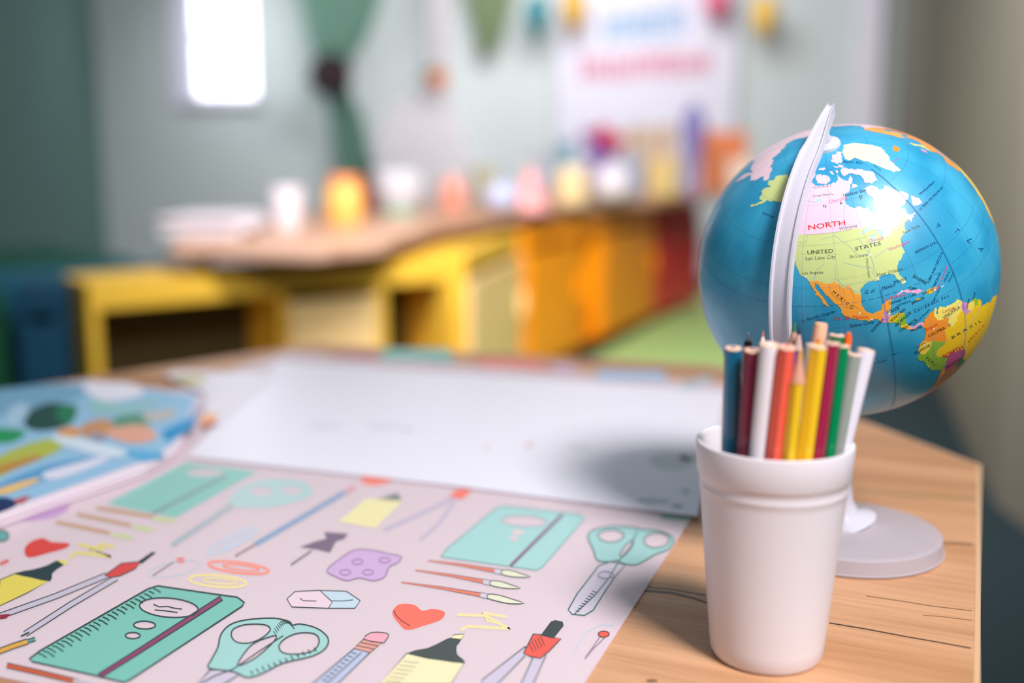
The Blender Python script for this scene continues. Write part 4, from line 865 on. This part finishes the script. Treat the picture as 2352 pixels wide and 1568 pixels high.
land([(-24, 65.5), (-20, 66), (-15, 66.2), (-14, 65), (-18.5, 63.4), (-22.5, 64)], (250, 150, 40))
LAKE = (176, 212, 234)
for pts in ([(-92, 46.7), (-88, 48.4), (-85, 47.4), (-87, 46.5)], [(-87.8, 42), (-87.5, 45), (-85.5, 45.3), (-86.3, 42.3)], [(-84, 45.8), (-81, 45.6), (-82, 43.2), (-83.5, 44.5)], [(-83, 41.6), (-79, 42.8), (-81, 42.6)], [(-79.5, 43.4), (-76.5, 43.8), (-77.5, 43.3)], [(-98.5, 53.5), (-96.5, 50.8), (-97.5, 51.5)], [(-117, 61.2), (-110, 62.5), (-113, 61)], [(-123, 66.5), (-119, 66.8), (-121, 65.2)]): land(pts, LAKE, 2, 'printed_lake', lvl=2)
land([(30, 69.5), (41, 67), (44, 68), (60, 69.5), (68, 69), (72, 73), (80, 73), (90, 75.5), (104, 77.7), (113, 74), (130, 71.5), (140, 72.5), (160, 70), (170, 69.8), (180, 69), (190, 66), (187, 64.5), (180, 65), (178, 62.5), (171, 60), (163, 59.5), (162, 56), (157, 51.2), (156, 57), (163, 61.5), (155, 59.3), (142, 59.3), (135, 54.7), (141, 52), (140, 48), (131, 43), (131, 47.5), (120, 50), (107, 50), (88, 49.5), (80, 51), (60, 51.5), (48, 50), (47, 45), (38, 47), (33, 52.5), (28, 57), (28, 60), (30, 66)], (238, 208, 216))
land([(5, 59), (5, 62), (14, 68), (25, 71), (30, 69.5), (30, 66), (28, 60.3), (22, 60), (21.5, 63), (24.5, 65.8), (17, 61.5), (18.5, 59.5), (14, 55.5), (11, 59), (7, 58)], (250, 170, 80))
land([(-9.5, 37), (-9, 43.5), (-2, 43.5), (-1, 46), (-4.7, 48.4), (2, 51), (8, 54), (8.5, 57), (10.5, 56), (12, 54.3), (20, 54.8), (24, 59.3), (28, 59.5), (28, 57), (33, 52.5), (38, 47), (30, 46), (28, 41.5), (23, 37), (19, 42), (13, 45.5), (18, 40), (15.7, 38), (10, 44), (4, 43.4), (-.3, 39), (-2, 36.8), (-6, 36.2)], (248, 150, 60))
land([(-5.5, 50), (1.5, 51.3), (.3, 53), (-3, 58.5), (-5.5, 57), (-3, 54.5)], YG); land([(-10, 52), (-6.3, 52.3), (-6, 55), (-9.5, 54.2)], PUR)
land([(-6, 35.8), (10, 37.2), (11, 34), (20, 31), (32, 31), (43, 12), (51, 11.8), (40, -3), (40.5, -15), (35, -24), (28, -33), (18.5, -34.3), (12, -18), (13.5, -8), (9, 0), (9, 4.5), (-8, 4.5), (-17, 14.7), (-17, 21), (-13, 27.7), (-9.8, 31.5)], (244, 208, 90))
land([(28, 41.5), (36, 36.8), (34.5, 31), (43, 12.7), (52, 16.5), (59.8, 22.5), (50, 30), (57, 27), (61.5, 25.2), (67, 24.5), (72.5, 20), (77.5, 8), (80.3, 15), (88, 21.7), (94, 16.2), (98.5, 8), (103.5, 1.3), (100.5, 13.5), (105, 9), (109, 12), (106, 20), (117, 23.5), (122, 30), (119.5, 35), (121, 40.5), (126.5, 34.5), (129, 36), (128, 40), (131, 43), (131, 47.5), (120, 50), (107, 50), (88, 49.5), (80, 51), (60, 51.5), (48, 50), (50, 45), (54, 41), (51, 37), (48, 43), (41.5, 41.5)], (246, 190, 90))
land([(114, -22), (122, -18), (130, -11.5), (137, -12), (136, -15), (140.5, -17.5), (142.5, -10.7), (146, -19), (153, -25.5), (150, -37.5), (140.5, -38), (135, -34.5), (129, -31.6), (118, -35), (115, -34)], PUR)
land([(44, -16), (49.5, -12.5), (50, -16), (47, -25), (44, -24)], ORA); land([(109, 1), (117, 7), (118, 1), (114, -4), (110, -2)], YG); land([(131, -1), (141, -2.7), (150, -10), (141, -9), (135, -4)], ORA)
land([(166, -46), (173, -40.5), (174.5, -36), (178, -38), (173, -43)], GRN); land([(130, 31.5), (135, 34), (140, 35.5), (141.5, 41), (138, 37), (132, 35)], PINK)
land([(lo, -71+3*math.sin(lo/20)) for lo in range(-180, 180, 6)]+[(180, -71), (180, -87), (-180, -87)], (240, 236, 244), rough=False)
# thin printed lines: borders, rivers, dashes
def gline(pts, w, rgb, name, lay=2, dash=False):
    P = []
    for a, b in zip(pts, pts[1:]):
        n_ = max(1, int(math.dist(a, b)/1.0)); P += [(a[0]+(b[0]-a[0])*k/n_, a[1]+(b[1]-a[1])*k/n_) for k in range(n_)]
    P.append(pts[-1]); bm = bmesh.new(); V = [ll(*q, 1.0009+.0002*lay) for q in P]; pr_ = None
    for i, v in enumerate(V):
        d = (V[min(i+1, len(V)-1)]-V[max(0, i-1)]).normalized(); q = v.normalized().cross(d)*w/2
        cur = (bm.verts.new(v+q), bm.verts.new(v-q))
        if pr_ and not (dash and i % 3 == 0): bm.faces.new((pr_[0], pr_[1], cur[1], cur[0]))
        pr_ = cur
    for f in bm.faces:
        f.normal_update()
        if f.normal.dot(f.calc_center_median()) < 0: f.normal_flip()
    addobj(name, bm, mat('gl_%d_%d_%d' % rgb, rgb, .4), ball)
BR = (196, 120, 50); RV = (130, 170, 200)
for q in ([(-109, 31.3), (-108.5, 28), (-107, 26)], [(-104, 30), (-103.5, 27), (-105, 24.5), (-104, 22.5), (-101, 21)], [(-101, 29), (-100, 25), (-101, 23), (-99, 20.5)], [(-107, 26), (-105, 24.5)]): gline(q, .0002, BR, 'printed_border')
for q in ([(-90, 29.5), (-91.2, 32), (-90, 35), (-90.5, 38.5), (-91.5, 42), (-93.5, 45.5)], [(-90.2, 38.8), (-95, 39.2), (-98, 43), (-104, 47.8), (-111, 47)], [(-91, 34), (-97, 36), (-102, 38)], [(-89, 37), (-86, 38), (-82, 39)], [(-97.2, 26.1), (-103, 29.5), (-106, 33), (-106, 37)], [(-114.8, 32.4), (-114, 36), (-110, 38.5)], [(-123, 46), (-119, 46), (-118, 49)], [(-97, 50), (-103, 53), (-110, 53)], [(-115, 61), (-122, 62), (-127, 66)], [(-95, 58.7), (-97, 56), (-98, 53)]): gline(q, .00022, RV, 'printed_river')
for q in ([(-50, .3), (-55, -2), (-60, -3.3), (-67, -3), (-72, -4), (-75, -8)], [(-60, -3.3), (-63, -8)], [(-55, -2), (-57, -7)], [(-61, 9), (-65, 8), (-67, 5)]): gline(q, .00024, RV, 'printed_river')
gline([(-179+k, 23.45) for k in range(0, 359, 1)], .00022, (30, 110, 160), 'printed_tropic_line', dash=True)
gline([(-120, 49), (-95, 49)], .0002, (150, 150, 130), 'printed_border'); gline([(-121, 42), (-111, 42), (-104, 41)], .00016, (170, 190, 120), 'printed_border')
for dlo in (-.25, .25): gline([(-60+dlo, 68-k) for k in range(0, 118)], .00017, (30, 120, 170), 'printed_gore_line')
for dlo in (-.25, .25): gline([(-90+dlo, 26-k) for k in range(0, 80)], .00017, (30, 120, 170), 'printed_gore_line')

# lettering
def hit(x, y):
    r = ray(x, y).normalized(); o = GC-Vector((0, 0, CAMZ)); b = r.dot(o); q = b*b-(o.length_squared-(GR_*1.0016)**2)
    if q < 0: return None
    return r*(b-math.sqrt(q))-o
M3T = M3.transposed()
texts = {}
def text(s, x0, y0, x1, y1, h, key='ink', shear=0, bold=0):
    cu = bpy.data.curves.new('t', 'FONT'); cu.body = s; cu.resolution_u = 2; cu.shear = shear; cu.offset = bold
    ob = bpy.data.objects.new('t', cu); COL.objects.link(ob)
    bpy.context.view_layer.update(); dg = bpy.context.evaluated_depsgraph_get()
    me = bpy.data.meshes.new_from_object(ob.evaluated_get(dg))
    xs = [v.co.x for v in me.vertices]
    if not xs: return
    a, b = min(xs), max(xs); d = Vector((x1-x0, y1-y0)); q = Vector((d.y, -d.x)).normalized()*h/.72
    if s == '|': pass
    V, F = texts.setdefault((key, s, x0), ([], [])); base = len(V); ok = True; tmp = []
    for v in me.vertices:
        p = Vector((x0, y0))+d*((v.co.x-a)/(b-a))+q*v.co.y
        w_ = hit(*p)
        if w_ is None: ok = False; break
        tmp.append(M3T @ w_)
    if ok:
        V += tmp; F += [[base+i for i in f.vertices] for f in me.polygons]
    bpy.data.objects.remove(ob); bpy.data.curves.remove(cu); bpy.data.meshes.remove(me)
R_ = 'red'; B_ = 'blue'; P2_ = 'rose'; F_ = 'faint'
for t in (('NORTH', 1857, 528, 1942, 516, 11.5, R_, 0, .012), ('UNITED', 1855, 584, 1914, 580, 9), ('STATES', 1965, 576, 2024, 562, 9), ('Salt Lake City', 1850, 598, 1920, 593, 8.5, F_), ('St.Louis', 1952, 593, 1993, 588, 7.5, F_), ('Los Angeles', 1842, 630, 1891, 628, 7, F_),
          ('New Orleans', 2016, 635, 2074, 620, 8, F_), ('Mississippi', 1988, 594, 1995, 638, 6, F_), ('Washington', 2042, 577, 2090, 557, 8, P2_), ('Chicago', 1995, 557, 2030, 548, 7, P2_), ('New York', 2076, 537, 2114, 520, 7, F_), ('Hudson Bay', 1938, 452, 1991, 439, 8, B_), ('Churchill', 1905, 467, 1946, 457, 8, P2_),
          ('Winnipeg', 1928, 529, 1969, 520, 7, F_), ('N', 1892, 478, 1898, 477, 8), ('A', 1929, 471, 1936, 469, 8), ('D', 1976, 457, 1982, 455, 8), ('Newfoundland', 2114, 448, 2147, 419, 6, B_), ('ST. PIERRE AND MIQUELON', 2114, 483, 2167, 431, 5, B_), ('BERMUDA (U.K.)', 2104, 582, 2154, 557, 6, B_),
          ('A', 2152, 524, 2161, 520, 11, B_, .3), ('T', 2192, 533, 2199, 538, 12, B_, .3), ('L', 2220, 552, 2227, 559, 12, B_, .3), ('A', 2246, 569, 2253, 578, 10, B_, .3), ('G. of', 1988, 675, 2012, 669, 8.5, B_, .3), ('Mexico', 2027, 667, 2057, 656, 9, B_, .3), ('Miami', 2056, 652, 2082, 641, 8, B_),
          ('BAHAMAS', 2096, 636, 2126, 654, 8), ('CUBA', 2087, 667, 2106, 665, 7), ('La Habana', 2030, 691, 2082, 678, 7.5, P2_), ('Santiago de Cuba', 2043, 700, 2106, 677, 7, B_), ('CAYMAN IS.', 2060, 705, 2094, 692, 5, B_), ('JAMAICA', 2095, 699, 2123, 686, 6.5), ('HAITI', 2122, 677, 2142, 668, 6),
          ('DOMINICAN REP.', 2144, 667, 2163, 626, 6, B_), ('Santo Domingo', 2153, 669, 2179, 609, 6, P2_), ('TURKS AND CAICOS IS.', 2134, 652, 2167, 579, 6, B_), ('PUERTO RICO', 2144, 697, 2162, 660, 5, B_), ('VIRGIN IS.', 2171, 647, 2183, 623, 4.5, B_), ('ANGUILLA', 2181, 648, 2192, 627, 4.5, B_),
          ('C a r i b b e a n   S e a', 2102, 718, 2180, 681, 7.5, B_, .3), ('BELIZE', 2039, 720, 2067, 709, 7), ('GUATEMALA', 2004, 763, 2031, 734, 6), ('HONDURAS', 2048, 740, 2081, 711, 6.5), ('NICARAGUA', 2059, 750, 2094, 719, 6.5), ('COSTA', 2067, 763, 2087, 751, 6), ('RICA', 2090, 748, 2107, 735, 6.5),
          ('PANAMA', 2093, 762, 2119, 752, 6), ('Canal de Panama', 2100, 747, 2137, 711, 4.5, B_), ('Caracas', 2166, 720, 2193, 708, 7.5, R_), ('VENEZUELA', 2168, 733, 2206, 707, 7), ('Bogota', 2128, 760, 2155, 746, 7.5, R_), ('COLOMBIA', 2134, 775, 2172, 755, 7), ('Quito', 2108, 798, 2127, 787, 6, R_),
          ('ECUADOR', 2103, 813, 2138, 795, 6.5), ('P E R U', 2126, 824, 2148, 841, 7.5), ('SOUTH', 2167, 823, 2213, 799, 8, R_, 0, .02), ('A M E R I C A', 2226, 788, 2262, 748, 6, R_), ('B R A Z I L', 2188, 778, 2256, 738, 6), ('GUYANA', 2222, 710, 2228, 686, 4.5), ('SURINAME', 2236, 692, 2242, 672, 4),
          ('M E X I C O', 1911, 672, 1957, 710, 7.5), ('Cd.  de  Mexico', 1916, 735, 1995, 731, 9, R_), ('Salina Cruz', 1953, 752, 2008, 742, 8, B_), ('Is. Revilla Gigedo', 1843, 740, 1920, 717, 7, B_), ('(Mex.)', 1873, 739, 1895, 733, 5, B_), ('I. Colon', 2008, 836, 2038, 828, 5.5, B_), ('90', 2050, 816, 2060, 813, 4, B_),
          ('BOLIVIA', 2177, 845, 2210, 825, 6), ('Baffin Bay', 1936, 373, 1982, 376, 5.5, B_, .3), ('Great Bear L.', 1868, 433, 1912, 427, 5, F_), ('Great Slave L.', 1866, 453, 1916, 447, 6, F_), ('Davis Str.', 2006, 380, 2024, 394, 4, B_), ('Godthab', 2052, 374, 2064, 363, 4, P2_), ('Anchorage', 1750, 490, 1776, 500, 6, B_)):
    text(*t)
INK = {'ink': (32, 40, 40), R_: (222, 58, 50), B_: (14, 84, 132), P2_: (214, 100, 150), F_: (96, 118, 90)}
for k, (V, F) in texts.items():
    if not V: continue
    me = bpy.data.meshes.new('printed_name'); me.from_pydata(V, [], F); me.materials.append(mat('ink_'+k[0], INK[k[0]], .4))
    bmx = bmesh.new(); bmx.from_mesh(me)
    for f in bmx.faces:
        f.normal_update()
        if f.normal.dot(f.calc_center_median()) < 0: f.normal_flip()
    bmx.to_mesh(me); bmx.free(); link('printed_name', me, ball)
# city dots
for lo, la in ((-99.1, 19.4), (-82.4, 23.1), (-74.1, 4.6), (-66.9, 10.4), (-78.5, -.2), (-90.1, 30), (-90.2, 38.6), (-80.2, 25.8), (-95.2, 16.2), (-77, -12), (-118.2, 34), (-70, 18.5)):
    bm = bmesh.new(); c = ll(lo, la, 1.0018); nn = c.normalized(); u = nn.cross(Vector((0, 0, 1))).normalized(); v = nn.cross(u)
    bm.faces.new([bm.verts.new(c+(u*math.cos(a*.628)+v*math.sin(a*.628))*.0006) for a in range(10)])
    addobj('printed_city_dot', bm, mat('dot_white', (240, 240, 240), .4), ball)
# sticker near the south pole
def on_ball(px, name, rgb, r=1.002):
    bm = bmesh.new(); vs = []
    for x, y in px:
        h_ = hit(x, y)
        if h_ is None: continue
        vs.append(bm.verts.new((M3T @ h_).normalized()*GR_*r))
    bm.faces.new(vs); addobj(name, bm, mat('st_%d' % rgb[0], rgb, .5), ball)
on_ball([(1900, 932), (2026, 926), (2020, 944), (1900, 950)], 'paper_sticker', (150, 176, 176))

# meridian arm: U-shaped frosted strip from beyond the north pole to the foot
Nn = M3 @ Vector((0, 0, 1))
def arcdir(phi):
    e1 = Nn.cross(Vector((0, 0, 1))).normalized(); e2 = Nn.cross(e1); return (e1*math.cos(phi)+e2*math.sin(phi)).normalized()
def topx(P):
    c = P-Vector((0, 0, CAMZ)); cz_ = c.y*math.cos(PITCH)-c.z*math.sin(PITCH); cy_ = c.y*math.sin(PITCH)+c.z*math.cos(PITCH)
    return (1176+FPX*c.x/cz_, 784-FPX*cy_/cz_)
AR = GR_+.0085
bestphi = None; be = 1e9
for k in range(720):
    m_ = arcdir(k*math.pi/360); err = 0
    for ty, tx in ((455, 1822), (585, 1803), (690, 1796), (770, 1795)):
        bb = 1e9; xx = 0
        for j in range(0, 60):
            a = math.radians(10+j*2.2); P = GC+(Nn*math.cos(a)+m_*math.sin(a))*AR; x, y = topx(P)
            if abs(y-ty) < bb: bb = abs(y-ty); xx = x
        err += (xx-tx)**2+bb*bb
    if err < be and (GC+m_*AR).y < GC.y: be = err; bestphi = m_
AM = bestphi; AS = Nn.cross(AM).normalized()      # side direction
bm = bmesh.new(); ww = .0062; rings = []
angs = [-9, -7, -4, 0]+[4*k for k in range(1, 46)]
zlow = math.degrees(math.atan2(AM.z*-1, Nn.z*-1)) % 360   # angle of the lowest point
for a in angs:
    if a > zlow+3: break
    t = math.radians(a); rad = (Nn*math.cos(t)+AM*math.sin(t)); tan = (-Nn*math.sin(t)+AM*math.cos(t))
    w_ = ww*(1 if a > 12 else max(.3, .34+.66*(a+9)/21)); lift = 0 if a > 6 else (6-a)*.00055
    ro = AR+.0022+lift; ri = AR-.0018+lift*.6; rm = AR+.0006+lift
    pts = [(ri, -w_), (ro+.0009, -w_), (ro+.0009, -w_*.80), (rm+.0008, -w_*.72), (rm+.0012, 0), (rm+.0008, w_*.72), (ro+.0009, w_*.80), (ro+.0009, w_), (ri, w_), (ri+.001, 0)]
    rings.append([bm.verts.new(GC+rad*r+AS*s) for r, s in pts])
for a, b in zip(rings, rings[1:]):
    for k in range(len(a)): bm.faces.new((a[k], a[(k+1) % len(a)], b[(k+1) % len(a)], b[k]))
bm.faces.new(rings[0][::-1]); bm.faces.new(rings[-1]); bmesh.ops.recalc_face_normals(bm, faces=bm.faces[:])
addobj('meridian_arm', bm, frost, globe, world=True, smooth=True)
q = Nn.to_track_quat('Z', 'Y').to_matrix().to_4x4()
for s in (1, -1):
    bm = bmesh.new(); lathe(bm, [(0, GR_-.001), (.0095, GR_-.0004), (.009, GR_+.0012), (.0045, GR_+.003), (.0035, GR_+.0075), (0, GR_+.0085)], 28)
    if s < 0: bmesh.ops.scale(bm, vec=(1, 1, -1), verts=bm.verts); bmesh.ops.reverse_faces(bm, faces=bm.faces[:])
    bmesh.ops.transform(bm, matrix=Matrix.Translation(GC) @ q, verts=bm.verts); addobj('pivot_cap', bm, frost, globe, world=True, smooth=True)
# stem and foot
low = min((v for r in rings[-2:] for v in [0]), default=0)
zl = GC.z-AR+.001
SX, SY = .2235, .743
bm = bmesh.new()
tp = [(SX-.0045, SY, zl+.006), (SX-.003, SY, zl-.012), (SX-.001, SY, .768), (SX, SY, .752), (SX+.001, SY, .742), (SX+.003, SY, .736)]
tube(bm, tp, [.0055, .006, .0070, .0085, .012, .022], 28); addobj('stem', bm, frost, globe, world=True, smooth=True)
bm = bmesh.new(); lathe(bm, [(0, 0), (.0600, 0), (.0632, .0006), (.0635, .0018), (.0628, .0022), (.0618, .0108), (.0606, .0118), (.058, .0122), (.035, .0142), (.02, .0165), (.012, .019), (0, .0195)], 96, (.2290, .743, TZ)); bmesh.ops.recalc_face_normals(bm, faces=bm.faces[:])
addobj('foot', bm, frost2, globe, world=True, smooth=True)
